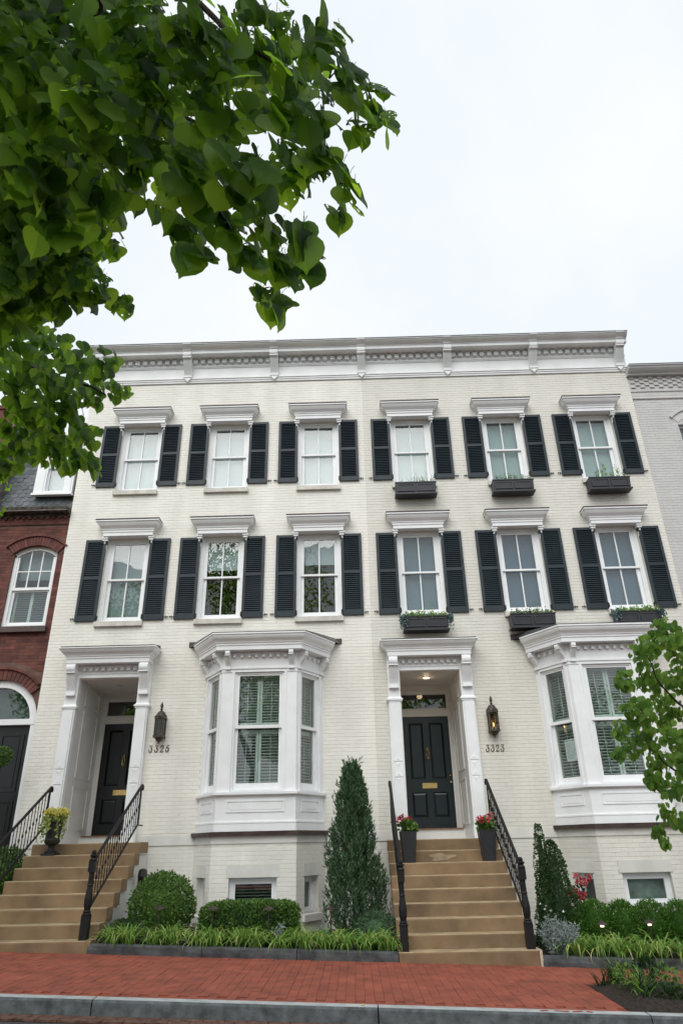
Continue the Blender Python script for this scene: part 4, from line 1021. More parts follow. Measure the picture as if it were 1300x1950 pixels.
def core(b,c,rx,ry,rz,k=.8,n=10):
    prof=[(math.sin(math.pi*i/8)*k,-math.cos(math.pi*i/8)*k) for i in range(9)]
    m0=len(b.v)
    bb=MB(); bb.lathe(prof,n=n)
    b.v+=[(c[0]+x*rx,c[1]+y*ry,c[2]+z*rz) for x,y,z in bb.v]; b.f+=[tuple(i+m0 for i in f) for f in bb.f]; b.m+=[b.cm]*len(bb.f)
def shrub(name,label,cat,base,parts,material,group=None,stem_r=.02,stem_h=.2):
    """parts: list of (callable building into MB)"""
    s_=empty(name,base,None,label,cat,group); b=MB()
    for f in parts: f(b)
    b.v=[tuple(Vector(v)-Vector(base)) for v in b.v]
    mk('foliage',b,material,s_,base)
    b=MB(); b.tube([(0,0,-.03),(0.01,0,stem_h)],[stem_r,stem_r*.7],7); mk('stem',b,barkm,s_,base)
    return s_
def at_g(x,y,dz=.09): return (x,y,g(x)+dz)

# clipped boxwood ball, box hedge
c=(-2.99,-1.62,.83)
shrub('boxwood_ball','round clipped boxwood ball beside the steps of house 3325','shrub',at_g(-2.99,-1.62),
  [lambda b:core(b,c,.47,.45,.47,.72),lambda b:shell_foliage(b,ball_sampler(c,.48,.46,.46),9000,.042,.025)],boxw)
def hedge_sampler(x0,x1,y0,y1,z0,z1):
    hx,hy,hz=(x1-x0)/2,(y1-y0)/2,(z1-z0)/2; c_=Vector(((x0+x1)/2,(y0+y1)/2,(z0+z1)/2))
    def f():
        while True:
            u=Vector((rnd.uniform(-1,1),rnd.uniform(-1,1),rnd.uniform(-1,1))); m_=max(abs(u.x),abs(u.y),abs(u.z))
            if m_<.01: continue
            k=rnd.random()
            # superellipsoid surface
            v=u/((abs(u.x)**5+abs(u.y)**5+abs(u.z)**5)**.2); v*=1+.05*(rnd.random()**6)-.20*k**1.6; v*=1+.035*math.sin(v.x*11)*math.sin(v.y*4+v.z*6)
            nn=Vector((v.x**3/hx,v.y**3/hy,v.z**3/hz)).normalized()
            return c_+Vector((v.x*hx,v.y*hy,v.z*hz)),nn
    return f
def hedge(x0,x1,y0,y1,z0,z1,n):
    return [lambda b:b.box(x0+.11,x1-.11,y0+.11,y1-.11,z0,z1-.075),lambda b:shell_foliage(b,hedge_sampler(x0,x1,y0,y1,z0,z1),n,.044,.026)]
shrub('box_hedge','low flat-topped box hedge under the bay of house 3325','hedge',at_g(-1.6,-1.85),hedge(-2.32,-.90,-2.10,-1.58,.30,.885,12500),boxw)
cl=(-3.42,-1.95,.53)
shrub('small_boxwood','small low boxwood between the steps and the clipped ball','shrub',at_g(-3.42,-1.95),[lambda b:core(b,cl,.26,.2,.15,.8),lambda b:shell_foliage(b,ball_sampler(cl,.27,.22,.17),2200,.034,.02)],boxd,stem_h=.05)
cl2=(.28,-1.75,.45)
shrub('low_yew','low dark shrub at the foot of the juniper','shrub',at_g(.28,-1.75),[lambda b:core(b,cl2,.30,.25,.22,.8),lambda b:shell_foliage(b,ball_sampler(cl2,.33,.28,.26),3600,.04,.014)],juni,stem_h=.05)
# tall juniper: rising feathery sprays
def juniper(b):
    H=2.56; bx_,by_,bz_=-.04,-1.15,.36
    def rad(t): return .53*(min(1,(t+.10)/.22))**.6*max(0,(1-t))**.60+.015
    for i in range(1150):
        t=rnd.random()**.9*.96; a=rnd.uniform(0,2*math.pi); inner=rnd.random()<.35
        rr=rad(t)*(rnd.uniform(.25,.7) if inner else rnd.uniform(.72,1.02))*(1+.13*math.sin(3*a+7*t)+.09*math.sin(5*a-11*t+1))
        o=Vector((math.cos(a),math.sin(a),0)); p=Vector((bx_,by_,bz_+H*t))+o*rr
        L=rnd.uniform(.14,.30)*(1-.35*t)*(1.9 if rnd.random()<.10 else 1); ax=(o*rnd.uniform(.1,.55)+Vector((0,0,1))).normalized()
        for k in range(20):
            s=k/20; q=p+ax*L*(s-.45); d=(ax*.9+rvec()*.8*(1-.4*s)).normalized()
            leaf_quad(b,q+rvec()*.03*(1-s*.7),d,(o+rvec()).normalized(),rnd.uniform(.05,.085),.020)
    bb=MB(); bb.tube([(0,0,0),(0,0,H*.9)],[.05,.01],7); m0=len(b.v)
    b.v+=[(bx_+x,by_+y,bz_+z) for x,y,z in bb.v]; b.f+=[tuple(i+m0 for i in f) for f in bb.f]; b.m+=[b.cm]*len(bb.f)
shrub('juniper_tree','tall narrow dark green juniper left of steps 3323'.replace(' left of',' beside the'),'tree',at_g(-.04,-1.15),[juniper],juni,stem_r=.05,stem_h=.3)
# right garden: upright box cone, ball hedge
def cone(b,cx,cy,z0,z1,r,n):
    def f():
        t=rnd.random()**1.3; a=rnd.uniform(0,2*math.pi); rr=r*(1-t)**.6*(1-.25*rnd.random()**2)*(1+.16*math.sin(3*a+9*t)+.09*math.sin(7*a-13*t))+.02
        o=Vector((math.cos(a),math.sin(a),.35)).normalized(); return Vector((cx+math.cos(a)*rr,cy+math.sin(a)*rr,z0+(z1-z0)*t)),o
    shell_foliage(b,f,n,.036,.02,.5,.5)
    bb=MB(); bb.lathe([(r*.6*(1-i/8)**.6,(z1-z0)*i/8) for i in range(8)],n=9); m0=len(b.v); b.v+=[(cx+x,cy+y,z0+z) for x,y,z in bb.v]; b.f+=[tuple(i+m0 for i in q) for q in bb.f]; b.m+=[b.cm]*len(bb.f)
shrub('boxwood_cone','upright double-tipped boxwood cone beside the silver plants','shrub',at_g(2.97,-1.6),[lambda b:cone(b,3.04,-1.62,.15,1.62,.36,8500),lambda b:cone(b,2.91,-1.50,.6,1.86,.15,2400),lambda b:cone(b,2.86,-1.68,.15,.95,.24,2200)],boxd,stem_r=.03)
for i,(x,r_,lab) in enumerate(((3.24,.20,'small bright box ball beside the boxwood cone'),(3.53,.26,'bright green box ball behind the first lit path light from the steps'),(3.94,.26,'bright green box ball between the two lit path lights'),(4.36,.27,'bright green box ball behind the second lit path light from the steps'),(4.80,.27,'bright green box ball beyond both lit path lights'),(5.25,.27,'bright green box ball at the end of the ball hedge'))):
    cc=(x,-1.72,g(x)+.12+r_*1.1)
    shrub('box_ball',lab,'shrub',at_g(x,-1.72),[lambda b:core(b,cc,r_,r_,r_*1.25,.70),lambda b:shell_foliage(b,ball_sampler(cc,r_,r_,r_*1.3,.26),4800,.042,.017,.8)],hedgem,'bright box balls',stem_h=.08)
# liriope clumps
def blades(b,base,n,L,spread,wid,two=.4,up=.55):
    base=Vector(base)
    for _ in range(n):
        a=rnd.uniform(0,2*math.pi); o=Vector((math.cos(a),math.sin(a),0)); l=L*rnd.uniform(.65,1.15); e=rnd.uniform(up,1.35); s=Vector((-o.y,o.x,0))
        p=base+o*rnd.uniform(0,.05)+Vector((rnd.uniform(-.05,.05),rnd.uniform(-.04,.04),0)); el=e; rows=[]; K=5
        tw=rnd.uniform(-.3,.3)
        for k in range(K+1):
            t=k/K; w_=wid*(1-t**2.2)*.5+.0006; ss=(s+Vector((0,0,tw))).normalized(); rows.append((p+ss*w_,p-ss*w_))
            p=p+(o*math.cos(el)+Vector((0,0,1))*math.sin(el))*l/K; el-=spread*rnd.uniform(.7,1.2)*(.35+t)
        b.cm=1 if rnd.random()<two else 0; n0=len(b.v)
        for q,r_ in rows: b.v+=[tuple(q),tuple(r_)]
        for k in range(K): b.f.append((n0+2*k,n0+2*k+1,n0+2*k+3,n0+2*k+2)); b.m.append(b.cm)
def clump(name,label,cat,base,mats,group,n=70,L=.34,spread=.62,wid=.014,two=.35,up=.5):
    o=empty(name,base,None,label,cat,group); b=MB(); blades(b,(0,0,0),n,L,spread,wid,two,up); mk('blades',b,mats,o,base)
    b=MB(); b.lathe([(.03,-.03),(.045,.0),(.03,.03),(0,.04)],n=7); mk('crown',b,darkg,o,base); return o
def lirlab(x,row): return 'pale striped liriope clump in the '+('front' if row==0 else 'back')+' row, '+('right beside the foot of steps 3325' if x<-3.15 else 'before the clipped boxwood ball' if x<-2.45 else 'before the low box hedge' if x<-.85 else 'before the juniper' if x<.1 else 'beside the newel post of steps 3323')
GA='pale striped liriope clumps lining the garden of house 3325'; GBg='pale striped liriope clumps lining the garden of house 3323'
xs=[-3.50+i*.30 for i in range(14)]
for i,x in enumerate(xs):
    clump('liriope_clump',lirlab(x,0),'grass plant',at_g(x+rnd.uniform(-.05,.05),-2.36+rnd.uniform(-.05,.05),.10),[lirg,liry],GA,66,rnd.uniform(.40,.50),.80,.022,.28,.7)
    if i%2==0 and i<13: clump('liriope_clump',lirlab(x+.16,1),'grass plant',at_g(x+.16,-2.12+rnd.uniform(-.04,.04),.10),[lirg,liry],GA,60,.48,.72,.02,.25,.75)
for x in (3.02,3.33,3.62,3.92,4.20,4.5,4.85):
    clump('liriope_clump','pale striped liriope clump '+('overlapping the silver plant beside steps 3323' if x<3.2 else 'around the first lit path light from steps 3323' if x<3.8 else 'around the second lit path light from steps 3323' if x<4.4 else 'beyond both lit path lights, before the box balls'),'grass plant',at_g(x,-2.34+rnd.uniform(-.05,.05),.10),[lirg,liry],GBg,60,rnd.uniform(.46,.56),.78,.024,.28,.65)
# silver plants
def silver(label,base,w_,h,n,blooms):
    o=empty('silver_plant',base,None,label,'plant'); b=MB()
    for _ in range(n):
        a=rnd.uniform(0,2*math.pi); rr=w_*math.sqrt(rnd.random()); hh=h*rnd.uniform(.45,1.05)*(1-.35*rr/w_)
        top=Vector((math.cos(a)*rr,math.sin(a)*rr*.7,hh)); p0=Vector((top.x*.35,top.y*.35,0)); b.tube([p0,p0.lerp(top,.6)+Vector((0,0,.02)),top],[.004,.0035,.002],4)
        for k in range(16):
            t=rnd.uniform(.25,1); p=p0.lerp(top,t); d=(rvec()+Vector((0,0,.25))).normalized(); leaf_quad(b,p,d,rvec(),rnd.uniform(.05,.10),.016)
    mk('foliage',b,silv,o,base)
    if blooms:
        b=MB()
        for _ in range(blooms):
            a=rnd.uniform(0,2*math.pi); rr=w_*math.sqrt(rnd.random()); c_=Vector((math.cos(a)*rr,math.sin(a)*rr*.7,h*rnd.uniform(.9,1.15)))
            for k in range(7): leaf_quad(b,c_,rvec(),rvec(),.02,.013)
        mk('blooms',b,whitem,o,base)
silver('bushy silver-leaved plant with white flowers beside steps 3323',at_g(2.83,-2.20,.09),.30,.56,90,8)
silver('small silver-leaved plant at the foot of the juniper',at_g(-.50,-2.0,.09),.11,.34,14,0)
silver('small silver-leaved plant beside the clipped boxwood ball',at_g(-3.20,-2.02,.09),.10,.30,12,0)
silver('small silver-leaved plant in front of the low box hedge',at_g(-1.12,-2.18,.09),.10,.34,12,0)
clump('lime_plant','small yellow-green leafy plant in front of the silver plant','plant',at_g(3.04,-2.40,.10),[lirg,yell],None,30,.30,.4,.02,.7,.9)
# flowers in front of the bay base
def flower_plant(name,label,cat,base,fol,pet,w_,h,nf,nfl,r_,extra=None):
    o=empty(name,base,None,label,cat); b=MB()
    shell_foliage(b,ball_sampler((0,0,h*.45),w_,w_*.8,h*.5,.7),nf,.055,.038); mk('foliage',b,fol,o,base)
    blooms(o,base,nfl,w_,h,r_,pet); return o
def blooms(o,base,nfl,w_,h,r_,pets,zlo=.75):
    if not isinstance(pets,(list,tuple)): pets=[pets]
    for i in range(nfl):
        a=rnd.uniform(0,2*math.pi); rr=w_*math.sqrt(rnd.random())*1.0; c_=Vector((math.cos(a)*rr,math.sin(a)*rr*.8-.02,h*rnd.uniform(zlo,1.15)))
        b=MB(); 
        for k in range(34):
            u=rvec(); leaf_quad(b,c_+u*r_*rnd.uniform(.5,.9),(u+rvec()*.7).normalized(),(u+rvec()*.4).normalized(),r_*.8,r_*.75)
        b.cm=0
        mk('flower_head',b,pets[i%len(pets)],o,base)
        b=MB(); b.tube([(c_.x*.4,c_.y*.4,h*.35),tuple(c_)],.0035,4); mk('stalk',b,darkg,o,base)
flower_plant('rose_bush','rose bush with coral red blooms beside the boxwood cone','shrub',at_g(3.50,-1.12,.09),darkg,[pinkm,redm],.22,.85,700,12,.048)
# ------------------------------------------------------------------ planters
def planter(label,x,y,z,seed):
    o=empty('tapered_planter',(x,y,z),None,label,'planter','tapered planters on the steps'); base=(x,y,z)
    b=MB(); n=4
    def ring(h,hw,r_=.015): return [(-hw+r_,-hw,h),(hw-r_,-hw,h),(hw,-hw+r_,h),(hw,hw-r_,h),(hw-r_,hw,h),(-hw+r_,hw,h),(-hw,hw-r_,h),(-hw,-hw+r_,h)]
    rs=[ring(0,.098),ring(.47,.142),ring(.47,.126),ring(.43,.122)]; vs=sum(rs,[]); fs=[tuple(range(7,-1,-1))]
    for k in range(3): fs+=[(k*8+i,k*8+(i+1)%8,(k+1)*8+(i+1)%8,(k+1)*8+i) for i in range(8)]
    fs.append(tuple(24+i for i in range(8))); b.add(vs,fs); mk('pot',b,potm,o,base)
    b=MB(); shell_foliage(b,ball_sampler((0,0,.53),.15,.14,.10,.8),420,.06,.05); mk('foliage',b,boxw,o,base)
    for i in range(9):
        a=rnd.uniform(0,2*math.pi); rr=.15*math.sqrt(rnd.random())*1.15; c_=Vector((math.cos(a)*rr,math.sin(a)*rr,.60+rnd.uniform(0,.10)))
        b=MB()
        for k in range(30):
            u=rvec(); leaf_quad(b,c_+u*.026,(u+rvec()*.6).normalized(),(u+rvec()*.4).normalized(),.032,.03)
        mk('flower_head',b,[pinkm,redm][i%2],o,base)
planter('tapered charcoal planter of pink flowers on steps 3323, juniper side',.87,-.905,ZRs[6],1)
planter('tapered charcoal planter of pink flowers on steps 3323, lantern side',2.19,-.905,ZRs[6],2)
# urn
ub=(-5.17,-.80,ZLs[6])
u=empty('garden_urn',ub,None,'black iron urn of lime flowers and trailing vines on steps 3325','planter')
b=MB(); b.box(-.115,.115,-.115,.115,0,.035); b.lathe([(.10,.035),(.105,.06),(.07,.085),(.045,.12),(.05,.15),(.10,.17),(.125,.20),(.13,.235),(.115,.255),(.118,.30),(.13,.40),(.145,.49),(.15,.50),(.168,.515),(.165,.535),(.14,.535),(.13,.50)],n=18); mk('urn_body',b,urnm,u,ub)
b=MB(); shell_foliage(b,ball_sampler((0,0,.56),.17,.16,.10,.8),420,.06,.05)
for i in range(11):
    a=rnd.uniform(-.4,math.pi+.4) if i<8 else rnd.uniform(0,6.28); a=-a; o_=Vector((math.cos(a),math.sin(a),0)); L=rnd.uniform(.22,.55)
    for k in range(26):
        t=k/26; p=o_*(.14+.10*math.sin(min(1,t*2)*1.57))+Vector((0,0,.56-L*max(0,t-.18)))+rvec()*.02; leaf_quad(b,p,(rvec()+Vector((0,0,-.8))).normalized(),(o_+rvec()*.6).normalized(),.045,.036)
mk('foliage',b,yell,u,ub)
b=MB()
for i in range(44):
    a=rnd.uniform(0,6.28); rr=.20*math.sqrt(rnd.random()); c_=Vector((math.cos(a)*rr,math.sin(a)*rr,.70+rnd.uniform(-.03,.05)-rr*.3))
    for k in range(14): q=rvec(); leaf_quad(b,c_+q*.026,(q+rvec()*.6).normalized(),q,.034,.032)
mk('flowers',b,yelm,u,ub)
# ------------------------------------------------------------------ window boxes
def window_box(label,cx,zt,kind):
    zb=zt-.31; o=empty('window_box',(cx,-.04,zb),None,label,'window box','window boxes of house 3323'); base=(cx,-.04,zb)
    hw=.45
    b=MB(); pts=lambda h,w_,d:[(-w_,0,h),(-w_,-d,h),(w_,-d,h),(w_,0,h)]
    vs=pts(.03,hw-.015,.235)+pts(.30,hw-.0,.25)+pts(.30,hw-.025,.225)+pts(.24,hw-.03,.22)
    fs=[(0,1,2,3)]+[(k*4+i,k*4+i+1,(k+1)*4+i+1,(k+1)*4+i) for k in range(3) for i in range(3)]+[(12,13,14,15),(0,3,7,4)]
    b.add(vs,fs); b.box(-hw-.012,hw+.012,-.268,-.0,0,.032); b.box(-hw-.01,hw+.01,-.262,-.24,.282,.305)
    mk('box_body',b,boxm,o,base)
    for k in (-1,1):
        b=MB(); x0,x1=(.02,hw-.045) if k>0 else (-hw+.045,-.02); b.ring(x0,x1,.075,.255,.022,.022,.022,-.258,-.243); mk('front_panel',b,boxm,o,base)
    b=MB()
    if kind=='sparse':
        for i in range(46):
            x=rnd.uniform(-.1,.42); h=rnd.uniform(.1,.42)*(1 if rnd.random()<.3 else .5); p=Vector((x,rnd.uniform(-.24,-.12),.27))
            for k in range(9): leaf_quad(b,p+Vector((0,0,h*k/9)),(rvec()+Vector((0,0,.6))).normalized(),rvec(),.034,.013)
    elif kind=='low':
        for i in range(90):
            p=Vector((rnd.uniform(-.38,.40),rnd.uniform(-.24,-.12),.27)); h=rnd.uniform(.08,.22)
            for k in range(8): leaf_quad(b,p+Vector((0,0,h*k/8)),(rvec()+Vector((0,0,.5))).normalized(),rvec(),.036,.013)
    elif kind=='tall':
        for x,h in ((-.18,.28),(-.10,.24),(-.05,.46),(-.02,.38),(.10,.18),(.22,.36),(.26,.26),(.36,.18),(-.25,.2)):
            p=Vector((x,-.17,.27))
            for k in range(34): leaf_quad(b,p+Vector((rnd.uniform(-.012,.012),0,h*(k/34))),(rvec()+Vector((0,0,.5))).normalized(),rvec(),.055,.018)
        for i in range(30):
            p=Vector((rnd.uniform(-.35,.4),rnd.uniform(-.2,-.05),.28)); 
            for k in range(4): leaf_quad(b,p,(rvec()+Vector((0,0,.4))).normalized(),rvec(),.035,.02)
    else:
        for i in range(120 if kind!='wild' else 80):
            p=Vector((rnd.uniform(-.42,.42),rnd.uniform(-.27,-.10),.28)); h=rnd.uniform(.05,.15)
            for k in range(6): leaf_quad(b,p+Vector((0,0,h*k/6)),(rvec()+Vector((0,0,.3))).normalized(),rvec(),.042,.028)
        for x,h in ((-.28,.20),(.08,.30),(.16,.24),(.12,.36),(.0,.18)) if kind!='trail2' else ():
            for k in range(20): leaf_quad(b,Vector((x+rnd.uniform(-.015,.015),-.12,.28+h*k/20)),(rvec()+Vector((0,0,.6))).normalized(),rvec(),.045,.012)
    mk('foliage',b,[boxw,lirg][kind in('trail','trail2','tall')],o,base)
    if kind in('trail','trail2'):
        b=MB()
        for s_ in (-1,1):
            for i in range(16):
                x=s_*(hw-rnd.uniform(-.04,.10)); L=rnd.uniform(.12,.34) if kind=='trail' else rnd.uniform(.08,.24)
                for k in range(12): leaf_quad(b,Vector((x+rnd.uniform(-.03,.03)+s_*.04,-.27+rnd.uniform(-.04,.06),.32-L*k/12+rnd.uniform(-.02,.02))),(rvec()+Vector((0,0,-.4))).normalized(),rvec(),.045,.03)
        mk('trailing_vine',b,bluel,o,base)
    if kind in('sparse','low','wild','trail'):
        b=MB()
        for i in range(26):
            p=Vector((rnd.uniform(-.36,.40),rnd.uniform(-.26,-.1),.30+rnd.uniform(0,.09)))
            for k in range(4): leaf_quad(b,p,rvec(),rvec(),.020,.016)
        mk('small_flowers',b,[mat('rust_bloom',(.35,.16,.06),.7,.2,9),mat('rust_bloom',(.3,.1,.05)),mat('buff_bloom',(.45,.36,.26),.7,.2,9),whitem][('sparse','low','wild','trail').index(kind)],o,base)
window_box('dark window box with sparse wispy stems, top floor above the front door',WB[0]-.0,8.84,'sparse')
window_box('dark window box with low tufted plants, middle of the top floor',WB[1]-.0,8.84,'low')
window_box('dark window box with tall leafy stems, top floor beside the grey house',WB[2]-.0,8.84,'tall')
window_box('dark window box with blue vines trailing over both ends, above the door crown',WB[0]-.0,5.765,'trail')
window_box('dark window box with thin flowering stems, above the corner of the bay roof',WB[1]-.0,5.765,'wild')
window_box('dark window box with blue vines sitting just behind the bay roof',WB[2]-.0,5.765,'trail2')
# ------------------------------------------------------------------ path lights
def path_light(label,x,y,zt,lit,group):
    z0=g(x)+.08; h=zt-z0; o=empty('path_light',(x,y,z0),None,label,'garden light',group); base=(x,y,z0)
    b=MB(); b.tube([(0,0,-.03),(0,0,h-.05)],.010,7); b.lathe([(.016,h-.09),(.02,h-.06),(.016,h-.045)],n=8); mk('stake',b,bronze,o,base)
    b=MB(); b.lathe([(.088,h-.045),(.09,h-.04),(.05,h-.018),(.012,h-.002),(.010,h+.012),(0,h+.018)],n=14); mk('hat',b,bronze,o,base)
    b=MB(); b.lathe([(.02,h-.062),(.026,h-.055),(.026,h-.046)],n=10) if not lit else b.lathe([(.012,h-.078),(.026,h-.07),(.026,h-.047)],n=10); mk('lens',b,lampp if lit else lampo,o,base)
for x,lab in ((-2.88,'unlit bronze path light in front of the clipped boxwood ball'),(-2.10,'unlit bronze path light at the near end of the low box hedge, steps 3325 side'),(-1.29,'unlit bronze path light in front of the far half of the low box hedge'),(-.39,'unlit bronze path light in front of the juniper')):
    path_light(lab,x,-2.20,{-2.88:.885,-2.10:.865,-1.29:.845,-.39:.83}[x],False,'unlit path lights')
path_light('lit path light, first from steps 3323',3.47,-2.20,.575,True,'lit path lights'); path_light('lit path light, second from steps 3323',4.145,-2.20,.580,True,'lit path lights')
b=MB(Matrix.Rotation(.5,4,'Z')); b.add([(-.02,-.012,0),(.0,-.022,.004),(.025,-.006,.001),(.018,.016,.006),(-.012,.018,.002)],[(0,1,2,3,4)]); o=mk('fallen_leaf',b,yelm,None,(.02,KB-.06,g(.02)+.0065)); tag(o,'small yellow fallen leaf lying on the street kerb','leaf')
# hose reel box under the left steps
b=MB(); b.lathe([(.02,-.06),(.11,-.05),(.12,0),(.11,.05),(.02,.06)],n=12)
b.v=[(z,x,y) for x,y,z in b.v]; o=mk('hose_reel',b,iron,None,(-3.58,-.75,1.22)); tag(o,'small black hose reel on the side of steps 3325','hose reel')
# ------------------------------------------------------------------ neighbour's front: iron rail and topiary, hedge beyond the left railing
tp=(-6.45,-.50,1.61); t_=empty('topiary',tp,None,'clipped ball topiary in a dark pot by the black arched door','plant')
b=MB(); b.lathe([(.07,0),(.085,.02),(.10,.20),(.13,.40),(.145,.42),(.14,.45),(.11,.45)],n=12); mk('pot',b,urnm,t_,tp)
b=MB(); b.tube([(0,0,.4),(0,0,1.45)],.014,6); mk('stem',b,barkm,t_,tp)
b=MB(); core(b,(0,0,1.60),.15,.15,.15,.8); shell_foliage(b,ball_sampler((0,0,1.60),.17,.17,.17,.2),1500,.03,.02); mk('foliage',b,boxw,t_,tp)
fp=(-7.0,-.92,1.60); f_=empty('iron_fence',fp,None,'ornate black iron balustrade in front of the arched black door','railing')
b=MB(); b.box(-.9,.78,-.02,.02,1.0,1.04); b.box(-.9,.78,-.015,.015,.10,.13); mk('rail',b,iron,f_,fp)
def fb():
    b=MB(); b.tube([(0,0,.0),(0,0,1.0)],.011,6); b.lathe([(.011,-.05),(.03,0),(.011,.05)],(0,0,.25),8); b.lathe([(.011,-.05),(.026,0),(.011,.05)],(0,0,.75),8); return b.mesh('baluster',iron)
for i in range(13): mk('baluster',shared('fb',fb),iron,f_,(fp[0]-.85+i*.132,fp[1],fp[2]))
b=MB(); b.box(-.05,.05,-.05,.05,0,1.12); b.lathe([(.06,1.12),(.065,1.14),(.03,1.17),(.05,1.21),(.03,1.25),(0,1.27)],n=10); mk('post',b,iron,f_,(fp[0]+.18,fp[1]-.0,fp[2]))
for i,(x,y,z,r_) in enumerate(((-5.97,-.58,1.24,.34),(-5.98,-1.30,1.04,.36))):
    cc=(x,y,z); shrub('garden_boxwood',['loose green boxwood beyond the railing, close to the house wall','loose green boxwood beyond the railing, close to the pavement'][i],'shrub',at_g(x,y),[lambda b:core(b,cc,r_*.9,r_*.9,r_*1.2,.8),lambda b:shell_foliage(b,ball_sampler(cc,r_,r_,r_*1.35),5200,.042,.026)],boxw)
# ------------------------------------------------------------------ plants in the tree bed
clump('grass_tuft','dark grassy tuft at the back corner of the tree bed','grass plant',at_g(2.98,-4.05,.04),[darkg,lirg],None,90,.34,.35,.012,.2,.9)
clump('grass_tuft','large green strappy clump in the middle of the tree bed','grass plant',at_g(3.02,-4.75,.05),[darkg,lirg],None,110,.36,.5,.015,.35,.6)
clump('grass_tuft','small dark spiky plant at the paved corner of the tree bed','grass plant',at_g(2.80,-4.12,.03),[darkg,darkg],None,22,.22,.2,.016,.3,.8)
flower_plant('bedding_plant','low dark leafy plant spreading along the kerb side of the tree bed','plant',at_g(3.18,-5.08,.03),darkg,[lirg],.13,.16,170,0,.02)
clump('grass_tuft','loose green tuft between the strappy clump and the street','grass plant',at_g(2.93,-5.02,.04),[darkg,lirg],None,36,.24,.6,.012,.3,.5)
flower_plant('bedding_plant','rounded deep green plant behind the strappy clump in the tree bed','plant',at_g(3.28,-4.2,.03),darkg,[lirg],.16,.30,260,0,.02)
clump('grass_tuft','bushy green tuft at the far side of the tree bed','grass plant',at_g(3.85,-4.05,.05),[boxw,lirg],None,100,.26,.4,.010,.5,.8)
flower_plant('bedding_plant','pale green broad-leaved plant with a coral bud in the tree bed','plant',at_g(2.98,-4.45,.03),boxw,[pinkm],.15,.26,130,1,.022)
flower_plant('bedding_plant','upright pale green leafy plant beyond the strappy clump in the tree bed','plant',at_g(3.36,-4.62,.03),boxw,[lirg],.11,.34,110,0,.02)
# ------------------------------------------------------------------ trees
def leaf_mesh(name,material,holes=0,seed=0,petiole=True,curl=.10):
    r_=random.Random(seed); b=MB()
    out=[(0,.10),(.15,.02),(.32,.05),(.45,.19),(.50,.39),(.455,.61),(.34,.80),(.19,.945),(.07,1.04),(0,1.15)]
    rib=[.10,.12,.17,.27,.41,.60,.78,.93,1.04,1.15]
    def zz(x,y): return -.09*abs(x)-curl*(y-.45)**2*1.6+.028*math.sin(9*y+3*abs(x))+.02*math.sin(13*x)
    NO=len(out)
    if not holes:
        for sx in (-1,1):
            n0=len(b.v)
            for (x,y),ry in zip(out,rib):
                b.v.append((0,ry,zz(0,ry))); b.v.append((sx*x,y,zz(x,y)))
            for i in range(NO-1):
                f=(n0+2*i,n0+2*i+1,n0+2*i+3,n0+2*i+2); b.f.append(f if sx>0 else f[::-1]); b.m.append(0)
    else:
        # insect-eaten: a fine grid with small ragged holes
        K=8; S=3; spots=[(r_.uniform(-.45,.45),r_.uniform(.1,1.0),r_.uniform(.02,.07)) for _ in range(int(holes*60))]
        for sx in (-1,1):
            grid={}; R_=(NO-1)*S
            for i in range(R_+1):
                j=min(i//S,NO-2); q=(i-j*S)/S; x=out[j][0]+(out[j+1][0]-out[j][0])*q; y=out[j][1]+(out[j+1][1]-out[j][1])*q; ry=rib[j]+(rib[j+1]-rib[j])*q
                for k in range(K+1):
                    t=k/K; xx,yy=x*t,ry+(y-ry)*t; grid[i,k]=len(b.v); b.v.append((sx*xx,yy,zz(xx,yy)))
            for i in range(R_):
                for k in range(K):
                    v=b.v[grid[i,k]]
                    if k>0 and any((v[0]-a)**2+(v[1]-c)**2<d*d for a,c,d in spots): continue
                    f=(grid[i,k],grid[i,k+1],grid[i+1,k+1],grid[i+1,k]); b.f.append(f if sx>0 else f[::-1]); b.m.append(0)
    if petiole: b.tube([(0,.11,0),(0,-.08,.03),(0,-.22,.10)],[.012,.010,.012],3)
    return b,b.mesh(name,material,True)
def leaf_matrix(p,size,outward,r_,droop=.75):
    tip=(Vector((0,0,-1))*1.25+outward*.2+rvec(r_)*.5).normalized()
    nr=(outward+rvec(r_)*.72); nr=(nr-tip*nr.dot(tip))
    if nr.length<.05: nr=tip.orthogonal()
    nr.normalize(); s=tip.cross(nr).normalized()
    M=Matrix((s,tip,nr)).transposed().to_4x4(); M=M@Matrix.Scale(size,4); M.translation=p; return M
def limb(b,pts,r0,r1,n=7,wob=.03):
    q=[]; P=[Vector(p) for p in pts]
    for i in range(len(P)-1):
        for k in range(4): q.append(P[i].lerp(P[i+1],k/4)+(rvec()*wob if (i or k) else Vector()))
    q.append(P[-1]); m_=len(q); b.tube(q,[r0+(r1-r0)*(i/(m_-1))**.8 for i in range(m_)],n)
